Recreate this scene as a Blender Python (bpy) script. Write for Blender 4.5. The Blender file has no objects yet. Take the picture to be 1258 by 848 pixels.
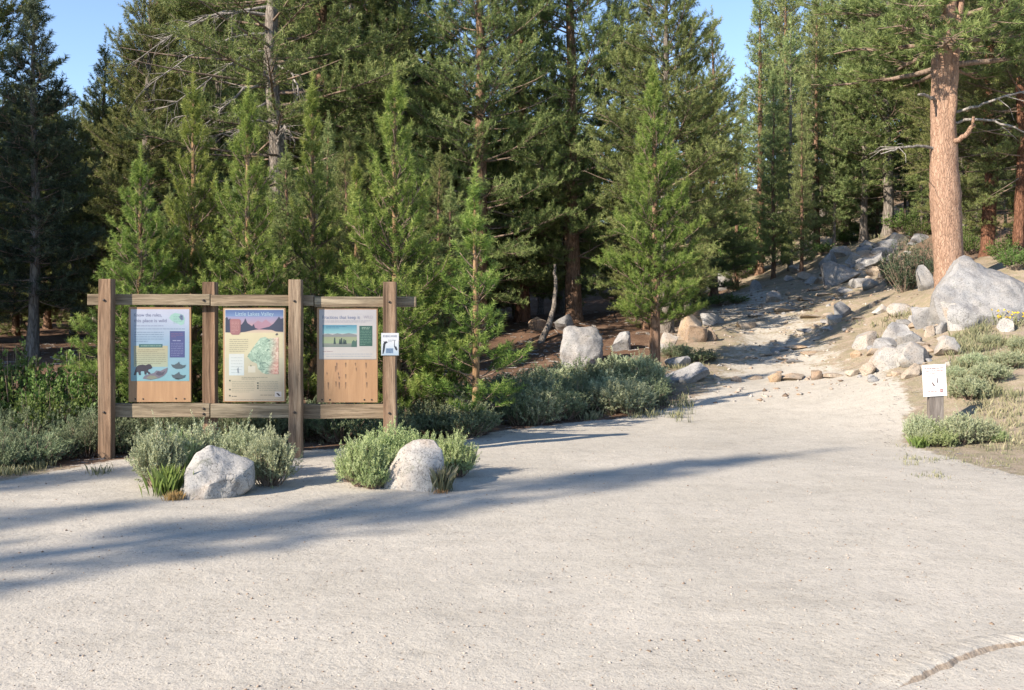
import bpy, bmesh, math, random
import numpy as np
from mathutils import Vector, noise as mnoise

# ------------------------------------------------------------------ camera, light, exposure
scene = bpy.context.scene
C = scene.collection
F, CX, HY, EYE = 1250.0, 629.0, 376.0, 1.6      # focal length (photo px), centre column, horizon row, eye height
cam_d = bpy.data.cameras.new('camera'); cam = bpy.data.objects.new('camera', cam_d); C.objects.link(cam)
cam.location = (0, 0, EYE); cam.rotation_euler = (math.radians(90), 0, 0)
cam_d.sensor_width = 36; cam_d.lens = F / 1258 * 36; cam_d.shift_y = -48 / 1258
cam_d.clip_start = .1; cam_d.clip_end = 1000
scene.camera = cam
SUN_EL = math.radians(29)
LD = Vector((.80, .60, 0)).normalized()        # horizontal direction in which shadows fall
light_dir = Vector((LD.x * math.cos(SUN_EL), LD.y * math.cos(SUN_EL), -math.sin(SUN_EL)))
sd = bpy.data.lights.new('sun', 'SUN'); sun = bpy.data.objects.new('sun', sd); C.objects.link(sun)
sd.energy = 4.6; sd.angle = math.radians(.53); sd.color = (1, .87, .72)
sun.rotation_euler = light_dir.to_track_quat('-Z', 'Y').to_euler(); sun.location = (-20, -14, 20)
world = bpy.data.worlds.new('World'); scene.world = world; world.use_nodes = True
wn = world.node_tree; bg = wn.nodes['Background']
sky = wn.nodes.new('ShaderNodeTexSky'); sky.sky_type = 'NISHITA'; sky.sun_disc = False
sky.sun_elevation = SUN_EL; sky.sun_rotation = math.atan2(-LD.x, -LD.y); sky.altitude = 2800
sky.air_density = 1.0; sky.dust_density = .6; sky.ozone_density = 1.0
wn.links.new(sky.outputs[0], bg.inputs[0]); bg.inputs[1].default_value = .125
scene.view_settings.view_transform = 'Standard'; scene.view_settings.look = 'None'
scene.view_settings.exposure = 1.22; scene.view_settings.gamma = 1
scene.view_settings.use_curve_mapping = False
scene.render.engine = 'CYCLES'
scene.cycles.max_bounces = 6; scene.cycles.diffuse_bounces = 3; scene.cycles.transmission_bounces = 3
scene.cycles.use_denoising = True

rng = np.random.default_rng(7); random.seed(7)

# ------------------------------------------------------------------ helpers
def npmesh(name, V, Fc, tone=None, mat=None, smooth=False):
    V = np.asarray(V, np.float32); Fc = np.asarray(Fc, np.int32)
    me = bpy.data.meshes.new(name); k = Fc.shape[1]
    me.vertices.add(len(V)); me.vertices.foreach_set('co', V.ravel())
    me.loops.add(Fc.size); me.loops.foreach_set('vertex_index', Fc.ravel())
    me.polygons.add(len(Fc)); me.polygons.foreach_set('loop_start', np.arange(0, Fc.size, k, dtype=np.int32))
    if smooth: me.polygons.foreach_set('use_smooth', np.ones(len(Fc), bool))
    if tone is not None:
        a = me.attributes.new('tone', 'FLOAT', 'POINT'); a.data.foreach_set('value', np.asarray(tone, np.float32))
    me.update(calc_edges=True)
    if mat: me.materials.append(mat)
    return me

def link(name, data, parent=None, loc=None):
    o = bpy.data.objects.new(name, data); C.objects.link(o)
    if parent: o.parent = parent
    if loc is not None: o.location = loc
    return o

def tag(o, label, cat=None, group=None, kind=None):
    o['label'] = label
    if cat: o['category'] = cat
    if group: o['group'] = group
    if kind: o['kind'] = kind
    return o

def smooth01(t): t = np.clip(t, 0, 1); return t * t * (3 - 2 * t)

def vnoise(x, y, s=0):
    xi, yi = np.floor(x).astype(np.int64), np.floor(y).astype(np.int64)
    fx, fy = x - xi, y - yi; fx = fx * fx * (3 - 2 * fx); fy = fy * fy * (3 - 2 * fy)
    def h(a, b):
        n = (a * 374761393 + b * 668265263 + s * 974634777) & 0x7fffffff
        n = ((n ^ (n >> 13)) * 1274126177) & 0x7fffffff
        return ((n ^ (n >> 16)) & 0xffff) / 65535.0
    return (h(xi, yi) * (1 - fx) + h(xi + 1, yi) * fx) * (1 - fy) + (h(xi, yi + 1) * (1 - fx) + h(xi + 1, yi + 1) * fx) * fy

def fbm(x, y, s=0, o=4):
    t, a = 0, .5
    for i in range(o): t = t + a * (vnoise(x * 2 ** i, y * 2 ** i, s + i) - .5); a *= .5
    return t

# ------------------------------------------------------------------ terrain: heights read off the photo's ground contacts
def P(px, py, d): return ((px - CX) / F * d, d, EYE + (HY - py) / F * d)
ctrl = [(x, y, 0) for x in (-40, -20, -9, -3, 1.5, 4) for y in (-40, -15, -3, 3, 7, 10)]
ctrl += [(-6, 12, 0), (-2, 12.5, 0), (.3, 13.2, 0), (2.5, 12, 0), (8, -15, 0), (8, 2, 0), (7, 7, 0), (20, 0, .3), (5.2, 10.5, 0)]
ctrl += [P(*a) for a in [(760, 513, 14.4), (700, 518, 14.2), (830, 470, 17), (950, 465, 17.4), (1050, 455, 17.4),
    (880, 425, 20.5), (1000, 415, 20.5), (900, 376, 29), (1000, 372, 27), (930, 346, 38), (1000, 318, 37), (1100, 289, 36),
    (1215, 322, 23), (1165, 356, 20), (1100, 392, 20), (1060, 430, 17.6), (1130, 440, 16), (1200, 480, 14), (1258, 405, 17),
    (1258, 520, 12.6), (1150, 525, 13), (1240, 575, 10.3), (718, 450, 19.5), (640, 397, 26), (702, 395, 26), (805, 452, 17.6),
    (560, 420, 24), (830, 416, 21.5), (860, 385, 26), (1060, 345, 29)]]
ctrl += [(-12, 18, .25), (-11, 24, .6), (-25, 25, .6), (-5, 20, .4), (-40, 30, .8), (-60, 60, 1.2), (-20, 60, 1.5), (0, 60, 2.6), (15, 60, 6.8), (35, 60, 13),
    (35, 30, 8), (22, 20, 4.4), (20, 10, 1.2), (-90, 0, 0), (-50, 110, 5), (0, 120, 6), (50, 110, 22), (110, 50, 20), (110, 0, 5), (110, -50, 3), (-110, -50, 0), (-110, 110, 4), (110, 130, 32)]
ctrl = np.array(ctrl)
def _k(r2): return np.where(r2 > 1e-9, .5 * r2 * np.log(np.maximum(r2, 1e-9)), 0)
_n = len(ctrl); _A = np.zeros((_n + 3, _n + 3))
_A[:_n, :_n] = _k(((ctrl[:, None, :2] - ctrl[None, :, :2]) ** 2).sum(-1)) + np.eye(_n) * .6
_A[:_n, _n] = 1; _A[:_n, _n + 1:] = ctrl[:, :2]; _A[_n:, :_n] = _A[:_n, _n:].T
_w = np.linalg.solve(_A, np.r_[ctrl[:, 2], 0, 0, 0])
def smooth_ground(x, y):
    x = np.atleast_1d(np.asarray(x, float)).ravel(); y = np.atleast_1d(np.asarray(y, float)).ravel()
    z = _w[_n] + _w[_n + 1] * x + _w[_n + 2] * y
    for i in range(_n): z = z + _w[i] * _k((x - ctrl[i, 0]) ** 2 + (y - ctrl[i, 1]) ** 2)
    return z
def ray(px, py):
    d = np.arange(3, 90, .05); z = smooth_ground((px - CX) / F * d, d)
    i = np.argmax(z >= EYE + (HY - py) / F * d)
    return ((px - CX) / F * d[i], d[i])
# gravel lot and trail: outline from its edges in the photo
edge_px = [(0, 590), (70, 577), (140, 566), (260, 556), (375, 553), (480, 548), (560, 543), (610, 531), (690, 520), (770, 513),
           (830, 499), (858, 478), (868, 452), (882, 424), (858, 396), (846, 386), (885, 366), (905, 357), (930, 349),
           (965, 352), (985, 362), (1015, 378), (1030, 398), (1046, 425), (1062, 455), (1105, 468), (1118, 500), (1112, 545), (1165, 562), (1258, 586)]
edge = [ray(*p) for p in edge_px]
poly = np.array([(-60, 9.0), (-9, 9.2)] + edge + [(7.5, 8.9), (60, 4), (60, -60), (-60, -60)])
def inside_dist(x, y):
    d = np.full(x.shape, 1e9); ins = np.zeros(x.shape, bool)
    for i in range(len(poly)):
        (ax, ay), (bx, by) = poly[i], poly[(i + 1) % len(poly)]
        t = np.clip(((x - ax) * (bx - ax) + (y - ay) * (by - ay)) / ((bx - ax) ** 2 + (by - ay) ** 2), 0, 1)
        d = np.minimum(d, np.hypot(x - ax - t * (bx - ax), y - ay - t * (by - ay)))
        c = ((ay > y) != (by > y)) & (x < (bx - ax) * (y - ay) / (by - ay + 1e-12) + ax); ins ^= c
    return np.where(ins, d, -d)
def ground(x, y):
    x = np.atleast_1d(np.asarray(x, float)).ravel(); y = np.atleast_1d(np.asarray(y, float)).ravel()
    s = inside_dist(x, y); rough = .05 + .17 * smooth01((-s + .1) / 2.0) + .2 * smooth01((y - 16.5) / 4)
    far = np.hypot(x, y - 12); rough = rough * (1 + .5 * smooth01((far - 25) / 20))
    return smooth_ground(x, y) + rough * fbm(x * .55, y * .55, 3, 5) + (.012 + .07 * smooth01((y - 16.5) / 4)) * fbm(x * 3.5, y * 3.5, 11, 3)
def gz(x, y): return float(ground(x, y)[0])
def hit(px, py):
    d = np.arange(3, 90, .04); z = ground((px - CX) / F * d, d)
    m = z >= EYE + (HY - py) / F * d
    i = int(np.argmax(m)) if m.any() else 800
    return (px - CX) / F * d[i], float(d[i]), float(z[i])

# ------------------------------------------------------------------ materials
class NT:
    def __init__(s, name):
        s.m = bpy.data.materials.new(name); s.m.use_nodes = True; s.t = s.m.node_tree; s.t.nodes.clear()
        s.out = s.n('ShaderNodeOutputMaterial')
    def n(s, typ, **kw):
        nd = s.t.nodes.new(typ)
        for k, v in kw.items():
            if k.startswith('i_'): nd.inputs[k[2:].replace('_', ' ')].default_value = v
            else: setattr(nd, k, v)
        return nd
    def l(s, a, b): s.t.links.new(a, b)
    def coord(s, kind='Object', scale=(1, 1, 1)):
        c = s.n('ShaderNodeTexCoord'); m = s.n('ShaderNodeMapping'); m.inputs['Scale'].default_value = scale
        s.l(c.outputs[kind], m.inputs[0]); return m.outputs[0]
    def noise(s, vec, scale, detail=4, rough=.55, dist=0):
        n = s.n('ShaderNodeTexNoise', i_Scale=scale, i_Detail=detail, i_Roughness=rough, i_Distortion=dist); s.l(vec, n.inputs['Vector']); return n.outputs['Fac']
    def ramp(s, f, stops):
        r = s.n('ShaderNodeValToRGB'); e = r.color_ramp.elements
        while len(e) < len(stops): e.new(.5)
        for q, (p, c) in zip(e, stops): q.position = p; q.color = (*c, 1) if len(c) == 3 else c
        s.l(f, r.inputs[0]); return r.outputs[0]
    def mix(s, f, a, b, mode='MIX'):
        m = s.n('ShaderNodeMix', data_type='RGBA', blend_type=mode)
        for sock, v in ((m.inputs[0], f), (m.inputs[6], a), (m.inputs[7], b)):
            if isinstance(v, (int, float)): sock.default_value = v
            elif isinstance(v, tuple): sock.default_value = (*v, 1)
            else: s.l(v, sock)
        return m.outputs[2]
    def math(s, op, a, b=0):
        m = s.n('ShaderNodeMath', operation=op)
        for sock, v in ((m.inputs[0], a), (m.inputs[1], b)):
            if isinstance(v, (int, float)): sock.default_value = v
            else: s.l(v, sock)
        return m.outputs[0]
    def attr(s, name): return s.n('ShaderNodeAttribute', attribute_name=name)
    def bump(s, h, strength, dist):
        b = s.n('ShaderNodeBump', i_Strength=strength, i_Distance=dist); s.l(h, b.inputs['Height']); return b.outputs[0]
    def finish(s, col, rough=.85, normal=None, spec=.25, transl=0):
        p = s.n('ShaderNodeBsdfPrincipled')
        if isinstance(col, tuple): p.inputs['Base Color'].default_value = (*col, 1)
        else: s.l(col, p.inputs['Base Color'])
        if isinstance(rough, (int, float)): p.inputs['Roughness'].default_value = rough
        else: s.l(rough, p.inputs['Roughness'])
        p.inputs['Specular IOR Level'].default_value = spec
        if normal: s.l(normal, p.inputs['Normal'])
        sh = p.outputs[0]
        if transl:
            tr = s.n('ShaderNodeBsdfTranslucent'); s.l(col, tr.inputs[0]); mx = s.n('ShaderNodeMixShader'); mx.inputs[0].default_value = transl
            s.l(sh, mx.inputs[1]); s.l(tr.outputs[0], mx.inputs[2]); sh = mx.outputs[0]
        s.l(sh, s.out.inputs[0]); return s.m

def foliage_mat(name, dark, light, tip, transl=.3, var=.25):
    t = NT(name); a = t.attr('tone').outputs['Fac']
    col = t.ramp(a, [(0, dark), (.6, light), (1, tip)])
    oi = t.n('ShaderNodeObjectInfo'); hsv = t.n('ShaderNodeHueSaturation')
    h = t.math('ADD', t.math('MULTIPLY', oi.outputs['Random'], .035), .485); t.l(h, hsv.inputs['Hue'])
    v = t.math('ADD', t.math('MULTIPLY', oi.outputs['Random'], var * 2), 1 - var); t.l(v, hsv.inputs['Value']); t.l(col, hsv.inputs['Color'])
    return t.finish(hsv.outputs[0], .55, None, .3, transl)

def bark_mat(name, a, b, c, zs=1.0, bump=.03, crk=.55, cs=13.0):
    t = NT(name); v = t.coord('Object', (1, 1, .22 * zs))
    n1 = t.noise(v, 16, 6, .65, .6); n2 = t.noise(t.coord('Object', (1, 1, .5)), 2.2, 3)
    wn_ = t.n('ShaderNodeTexNoise', i_Scale=9.0, i_Detail=3.0); t.l(v, wn_.inputs['Vector']); wa = t.n('ShaderNodeVectorMath', operation='MULTIPLY_ADD'); t.l(wn_.outputs['Color'], wa.inputs[0]); wa.inputs[1].default_value = (.16, .16, .16); t.l(v, wa.inputs[2])
    vo = t.n('ShaderNodeTexVoronoi', feature='DISTANCE_TO_EDGE', i_Scale=cs); t.l(wa.outputs[0], vo.inputs['Vector'])
    crack = t.ramp(vo.outputs['Distance'], [(0, (0, 0, 0)), (.14, (1, 1, 1))])
    col = t.ramp(n1, [(.3, a), (.5, b), (.72, c)]); col = t.mix(t.math('MULTIPLY', n2, .5), col, b)
    col = t.mix(t.math('MULTIPLY', t.math('SUBTRACT', 1, crack), crk), col, tuple(x * .35 for x in a))
    h = t.math('ADD', t.math('MULTIPLY', n1, .6), t.math('MULTIPLY', crack, .5))
    return t.finish(col, .92, t.bump(h, .8, bump), .1)

def rock_mat(name, base, dark, stain, amt=.5):
    t = NT(name); v = t.coord(); oi = t.n('ShaderNodeObjectInfo')
    vv = t.n('ShaderNodeVectorMath', operation='ADD'); t.l(v, vv.inputs[0])
    cm = t.n('ShaderNodeCombineXYZ'); rr = t.math('MULTIPLY', oi.outputs['Random'], 37.0)
    for i in range(3): t.l(rr, cm.inputs[i])
    t.l(cm.outputs[0], vv.inputs[1]); v = vv.outputs[0]
    n1 = t.noise(v, 3.2, 6, .65); n2 = t.noise(v, 45, 3, .7); n3 = t.noise(v, 1.7, 5, .6, .8); n4 = t.noise(v, 150, 2, .6)
    col = t.ramp(n1, [(.3, dark), (.55, base), (.75, tuple(min(.8, x * 1.15) for x in base))])
    col = t.mix(t.ramp(n3, [(.48, (0, 0, 0)), (.66, (amt,) * 3)]), col, stain)
    sp = t.ramp(n2, [(.33, (.3,) * 3), (.45, (1,) * 3), (.7, (1.12,) * 3)]); col = t.mix(.75, col, sp, 'MULTIPLY')
    sp = t.ramp(n4, [(.36, (.35,) * 3), (.46, (1,) * 3)]); col = t.mix(.55, col, sp, 'MULTIPLY')
    wv = t.n('ShaderNodeVectorMath', operation='ADD'); nn_ = t.n('ShaderNodeTexNoise', i_Scale=2.5, i_Detail=4.0); t.l(v, nn_.inputs['Vector']); t.l(nn_.outputs['Color'], wv.inputs[0]); t.l(v, wv.inputs[1])
    vo = t.n('ShaderNodeTexVoronoi', feature='DISTANCE_TO_EDGE', i_Scale=1.5); t.l(wv.outputs[0], vo.inputs['Vector'])
    ck = t.ramp(vo.outputs['Distance'], [(0, (1,) * 3), (.011, (0,) * 3)]); ck = t.math('MULTIPLY', ck, t.ramp(n3, [(.4, (.9,) * 3), (.55, (0,) * 3)]))
    col = t.mix(t.math('MULTIPLY', ck, .45), col, tuple(x * .35 for x in dark)); n1 = t.math('SUBTRACT', n1, t.math('MULTIPLY', ck, .3))
    li = t.noise(v, 7, 5, .7, .5); col = t.mix(t.ramp(li, [(.6, (0,) * 3), (.68, (.55,) * 3)]), col, (.16, .165, .13))
    h = t.math('ADD', t.math('MULTIPLY', n1, .7), t.math('ADD', t.math('MULTIPLY', n2, .22), t.math('MULTIPLY', n4, .06)))
    return t.finish(col, .9, t.bump(h, .65, .05), .15)

def wood_mat(name, scale, a, b, c, stain=.8):
    t = NT(name); v = t.coord('Object', scale); oi = t.n('ShaderNodeObjectInfo')
    vv = t.n('ShaderNodeVectorMath', operation='ADD'); t.l(v, vv.inputs[0]); cm = t.n('ShaderNodeCombineXYZ')
    rr = t.math('MULTIPLY', oi.outputs['Random'], 50.0)
    for i in range(3): t.l(rr, cm.inputs[i])
    t.l(cm.outputs[0], vv.inputs[1]); v = vv.outputs[0]
    g = t.noise(v, 9, 8, .7, 1.2); big = t.noise(v, 1.4, 4, .6, .5); fine = t.noise(v, 42, 3, .6)
    col = t.ramp(g, [(.3, a), (.5, b), (.7, c)])
    col = t.mix(t.ramp(big, [(.4, (0, 0, 0)), (.62, (stain,) * 3)]), col, t.ramp(g, [(.3, (.08, .045, .03)), (.6, (.23, .13, .075)), (.8, (.33, .215, .135))]))
    st = t.ramp(t.noise(v, 2.6, 3, .5), [(.33, (.22, .18, .16)), (.44, (1, 1, 1))]); col = t.mix(.8, col, st, 'MULTIPLY')
    col = t.mix(.5, col, t.ramp(fine, [(.34, (.3,) * 3), (.5, (1.1,) * 3)]), 'MULTIPLY')
    return t.finish(col, .85, t.bump(t.math('ADD', g, t.math('MULTIPLY', fine, .4)), .6, .012), .15)

M = {}
M['needle_young'] = foliage_mat('needle_young', (.045, .08, .022), (.195, .275, .058), (.38, .42, .12), .38, .10)
M['needle_tall'] = foliage_mat('needle_tall', (.05, .072, .028), (.19, .23, .075), (.32, .34, .125), .34, .15)
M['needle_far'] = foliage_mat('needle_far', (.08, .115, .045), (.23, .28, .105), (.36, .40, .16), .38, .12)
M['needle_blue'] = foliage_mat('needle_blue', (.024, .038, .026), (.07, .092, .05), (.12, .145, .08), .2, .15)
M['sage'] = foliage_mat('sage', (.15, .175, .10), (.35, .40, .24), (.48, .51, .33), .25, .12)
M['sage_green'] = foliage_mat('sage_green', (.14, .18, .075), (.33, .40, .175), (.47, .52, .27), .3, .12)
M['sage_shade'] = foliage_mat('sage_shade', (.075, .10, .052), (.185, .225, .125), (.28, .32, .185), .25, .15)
M['leaf'] = foliage_mat('leaf', (.05, .085, .022), (.13, .20, .05), (.22, .30, .09), .35, .15)
M['willow'] = foliage_mat('willow', (.07, .13, .03), (.17, .29, .055), (.27, .40, .1), .4, .1)
M['grass'] = foliage_mat('grass', (.12, .13, .065), (.24, .245, .14), (.40, .35, .23), .35, .1)
M['grass_fresh'] = foliage_mat('grass_fresh', (.07, .12, .03), (.16, .25, .06), (.28, .36, .12), .4, .1)
M['grass_dry'] = foliage_mat('grass_dry', (.25, .13, .05), (.45, .27, .12), (.55, .38, .2), .3, .1)
M['bark_grey'] = bark_mat('bark_grey', (.10, .085, .07), (.21, .185, .16), (.33, .30, .27))
M['bark_brown'] = bark_mat('bark_brown', (.10, .06, .04), (.24, .15, .10), (.36, .25, .18))
M['bark_orange'] = bark_mat('bark_orange', (.20, .12, .085), (.345, .225, .16), (.46, .32, .24), 1.3, .03, .2, 26.0)
M['bark_red'] = bark_mat('bark_red', (.08, .04, .027), (.19, .095, .06), (.29, .165, .11))  # red brown bark, darkened so the colour carries the trunks' shade
M['twig'] = bark_mat('twig', (.14, .10, .075), (.24, .18, .14), (.34, .28, .23), 1, .005)
M['twig_orange'] = bark_mat('twig_orange', (.16, .095, .052), (.27, .175, .10), (.36, .25, .155), 1, .005)
M['dead_wood'] = bark_mat('dead_wood', (.13, .12, .11), (.27, .25, .23), (.40, .37, .34), .6, .01)
M['granite'] = rock_mat('granite', (.37, .36, .34), (.22, .215, .21), (.38, .285, .20), .6)
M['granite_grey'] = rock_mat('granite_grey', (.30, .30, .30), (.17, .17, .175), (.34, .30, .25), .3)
M['granite_tan'] = rock_mat('granite_tan', (.39, .33, .265), (.25, .20, .155), (.42, .28, .16), .6)
M['granite_brown'] = rock_mat('granite_brown', (.30, .24, .19), (.16, .12, .09), (.3, .2, .12), .5)
M['wood_v'] = wood_mat('wood_v', (1.6, 1.6, .10), (.07, .052, .038), (.205, .155, .11), (.35, .28, .205), .7)
M['wood_grey'] = wood_mat('wood_grey', (1.6, 1.6, .10), (.06, .055, .05), (.16, .15, .14), (.30, .285, .265), .25)
M['wood_h'] = wood_mat('wood_h', (.10, 1.6, 1.6), (.075, .064, .047), (.195, .168, .12), (.33, .29, .215), .35)
def plain(name, col, rough=.6, spec=.3): return NT(name).finish(col, rough, None, spec)
M['iron'] = plain('iron', (.05, .04, .035), .6)
def plywood():
    t = NT('plywood'); g = t.noise(t.coord('Object', (2.5, 2.5, .25)), 9, 6, .6, .6)
    st = t.noise(t.coord('Object', (9, 9, .8)), 2.2, 4, .6)
    col = t.ramp(g, [(.3, (.26, .155, .085)), (.6, (.31, .19, .105)), (.8, (.35, .225, .13))])
    col = t.mix(t.ramp(st, [(.58, (0, 0, 0)), (.78, (.55,) * 3)]), col, (.26, .15, .10))
    return t.finish(col, .6, None, .3)
M['plywood'] = plywood()
def print_mat():
    t = NT('print'); a = t.attr('ink').outputs['Color']
    n = t.noise(t.coord('Object'), 5, 4); col = t.mix(.3, a, t.ramp(n, [(.3, (.8,) * 3), (.7, (1.1,) * 3)]), 'MULTIPLY')
    return t.finish(col, .3, None, .5)
M['print'] = print_mat()
def map_mat():
    t = NT('relief_map'); v = t.coord('Object'); n = t.noise(v, 16, 7, .7, 2.2)
    r = t.noise(v, 3.0, 2); col = t.ramp(n, [(.34, (.06, .10, .09)), (.45, (.17, .25, .20)), (.58, (.27, .36, .29)), (.74, (.45, .47, .40))])
    sx = t.n('ShaderNodeSeparateXYZ'); t.l(v, sx.inputs[0])
    f = t.math('ADD', t.math('MULTIPLY', sx.outputs[0], 3.0), t.math('MULTIPLY', r, .8))
    m = t.n('ShaderNodeMapRange'); t.l(f, m.inputs[0]); m.inputs[1].default_value = .95; m.inputs[2].default_value = 1.25
    col = t.mix(m.outputs[0], col, t.ramp(n, [(.35, (.30, .12, .10)), (.55, (.45, .3, .25)), (.75, (.55, .5, .42))]))
    return t.finish(col, .38, None, .5)
M['map'] = map_mat()

def ground_mat():
    t = NT('ground'); v = t.coord('Object'); c = t.attr('zone').outputs['Color']
    sep = t.n('ShaderNodeSeparateColor'); t.l(c, sep.inputs[0]); grav, duff, green = sep.outputs
    e = t.noise(v, 2.4, 6, .7); e2 = t.noise(v, 14, 4, .6)
    mask = t.math('ADD', grav, t.math('ADD', t.math('MULTIPLY', t.math('SUBTRACT', e, .5), .9), t.math('MULTIPLY', t.math('SUBTRACT', e2, .5), .5)))
    mask = t.ramp(mask, [(.42, (0, 0, 0)), (.58, (1, 1, 1))])
    # gravel
    n1 = t.noise(v, .55, 5, .6); n2 = t.noise(v, 90, 3, .7); n3 = t.noise(v, 28, 4, .7); n5 = t.noise(v, 6, 5, .65)
    g = t.ramp(n1, [(.3, (.39, .365, .315)), (.5, (.435, .408, .355)), (.7, (.475, .443, .386))])
    g = t.mix(.5, g, t.ramp(n5, [(.3, (.8,) * 3), (.5, (1,) * 3), (.7, (1.1,) * 3)]), 'MULTIPLY')
    g = t.mix(.8, g, t.ramp(n2, [(.32, (.5, .48, .46)), (.45, (1,) * 3), (.62, (1,) * 3), (.72, (1.25,) * 3)]), 'MULTIPLY')
    g = t.mix(.7, g, t.ramp(n3, [(.3, (.62, .6, .58)), (.42, (1,) * 3), (.7, (1.08,) * 3)]), 'MULTIPLY')
    vo = t.n('ShaderNodeTexVoronoi', i_Scale=26.0); t.l(v, vo.inputs['Vector'])
    peb = t.ramp(vo.outputs['Distance'], [(.10, (1,) * 3), (.16, (0,) * 3)])
    sc = t.n('ShaderNodeSeparateColor'); t.l(vo.outputs['Color'], sc.inputs[0])
    peb = t.math('MULTIPLY', peb, t.ramp(sc.outputs[0], [(.72, (0,) * 3), (.74, (1,) * 3)]))
    g = t.mix(t.math('MULTIPLY', peb, .8), g, t.ramp(sc.outputs[1], [(.1, (.2, .17, .15)), (.5, (.42, .33, .26)), (.9, (.62, .59, .55))]))
    st = t.noise(t.coord('Object', (.7, 1.7, 1)), 1.6, 5, .7, 1.2); g = t.mix(.4, g, t.ramp(st, [(.32, (.78, .77, .76)), (.5, (1,) * 3), (.68, (1.1,) * 3)]), 'MULTIPLY')
    dk = t.noise(v, 48, 2, .5); cl = t.noise(v, 1.3, 4, .6); dkm = t.math('MULTIPLY', t.ramp(dk, [(.28, (1,) * 3), (.33, (0,) * 3)]), t.ramp(cl, [(.4, (.15,) * 3), (.6, (.9,) * 3)]))
    g = t.mix(dkm, g, (.15, .125, .10))
    # needle litter and soil
    d1 = t.noise(v, 60, 4, .75); d2 = t.noise(v, 3.5, 5, .65)
    du = t.ramp(d1, [(.3, (.045, .028, .019)), (.5, (.115, .07, .047)), (.72, (.22, .145, .10))])
    du = t.mix(t.ramp(d2, [(.5, (0,) * 3), (.7, (.6,) * 3)]), du, (.24, .17, .12))
    so = t.ramp(d1, [(.28, (.19, .15, .11)), (.5, (.32, .26, .20)), (.72, (.43, .365, .29))])
    so = t.mix(.6, so, t.ramp(d2, [(.3, (.7,) * 3), (.7, (1.15,) * 3)]), 'MULTIPLY')
    gm = t.math('MULTIPLY', green, t.ramp(t.noise(v, 5, 5, .7), [(.42, (0,) * 3), (.58, (1,) * 3)]))
    so = t.mix(t.math('MULTIPLY', gm, .35), so, t.ramp(d1, [(.3, (.08, .10, .03)), (.7, (.2, .22, .09))]))
    other = t.mix(duff, so, du); col = t.mix(mask, other, g)
    h = t.math('ADD', t.math('MULTIPLY', n3, .5), t.math('ADD', t.math('MULTIPLY', n2, .25), t.math('ADD', t.math('MULTIPLY', peb, .5), t.math('MULTIPLY', n5, .8))))
    return t.finish(col, .95, t.bump(h, .7, .02), .1)
M['ground'] = ground_mat()

# ------------------------------------------------------------------ the ground sheet
def warp(n, half, k, c, lo=None):
    u = np.linspace(-1, 1, n); return c + half * np.sinh(k * u) / math.sinh(k)
gx = warp(330, 150, 4.0, 1.0); gy = warp(360, 150, 4.0, 13.0)
X, Y = np.meshgrid(gx, gy); X = X.ravel(); Y = Y.ravel(); Z = ground(X, Y)
nx, ny = len(gx), len(gy); ii = np.arange(nx * ny).reshape(ny, nx)
quads = np.stack([ii[:-1, :-1], ii[:-1, 1:], ii[1:, 1:], ii[1:, :-1]], -1).reshape(-1, 4)
gm = npmesh('ground', np.c_[X, Y, Z], quads, mat=M['ground'], smooth=True)
s = inside_dist(X, Y); zone = np.ones((len(X), 4), np.float32)
zone[:, 0] = np.clip(.5 + s / .5, 0, 1)
zone[:, 0] = np.where(Y > 15.5, np.clip(.5 + s / 1.6, 0, 1) * np.interp(Y, [15.5, 18, 23], [1, .63, .52]), zone[:, 0])
left_of_trail = smooth01((np.interp(Y, [0, 13, 17, 22, 30, 40, 80], [-30, 3.5, 3.3, 4.3, 6.5, 9.5, 18]) - X) / 1.5)
zone[:, 1] = np.maximum(left_of_trail, .75 * smooth01((Y - 42) / 8)); zone[:, 1] = np.maximum(zone[:, 1], .8 * smooth01((Y - 22.5) / 3) * smooth01((X - .36 * Y) / 1.5)); zone[:, 2] = 1 - left_of_trail
ca = gm.color_attributes.new('zone', 'FLOAT_COLOR', 'POINT'); ca.data.foreach_set('color', zone.ravel())
g_o = link('ground', gm); g_o['kind'] = 'structure'; g_o['label'] = 'pale gravel lot, sandy trail and needle covered forest floor'

# ------------------------------------------------------------------ tubes, needles, leaves
class Tubes:
    def __init__(s): s.V, s.Q, s.n = [], [], 0
    def add(s, pts, rad, sides=6):
        pts = np.asarray(pts, float); rad = np.asarray(rad, float); k = len(pts)
        T = np.gradient(pts, axis=0); T /= np.linalg.norm(T, axis=1)[:, None] + 1e-9
        ref = np.array([0, 0, 1.0]) if abs(T[:, 2]).mean() < .8 else np.array([1.0, 0, 0])
        U = np.cross(T, ref); U /= np.linalg.norm(U, axis=1)[:, None] + 1e-9; W = np.cross(T, U)
        a = np.arange(sides) * 2 * math.pi / sides
        r = rad if rad.ndim == 2 else rad[:, None]
        ring = pts[:, None] + r[..., None] * (U[:, None] * np.cos(a)[None, :, None] + W[:, None] * np.sin(a)[None, :, None])
        s.V.append(ring.reshape(-1, 3))
        b = s.n + np.arange(k * sides).reshape(k, sides); nb = np.roll(b, -1, 1)
        s.Q.append(np.stack([b[:-1], nb[:-1], nb[1:], b[1:]], -1).reshape(-1, 4)); s.n += k * sides
        if sides % 2 == 0:                       # close both ends with quads
            for ring_i in (b[0], b[-1]):
                h = sides // 2
                for j in range(h - 1): s.Q.append(np.array([[ring_i[j], ring_i[j + 1], ring_i[sides - 2 - j], ring_i[sides - 1 - j]]]))
    def mesh(s, name, mat): return npmesh(name, np.concatenate(s.V), np.concatenate(s.Q), None, mat, True)

def unit(v): return v / (np.linalg.norm(v, axis=-1, keepdims=True) + 1e-9)

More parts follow.
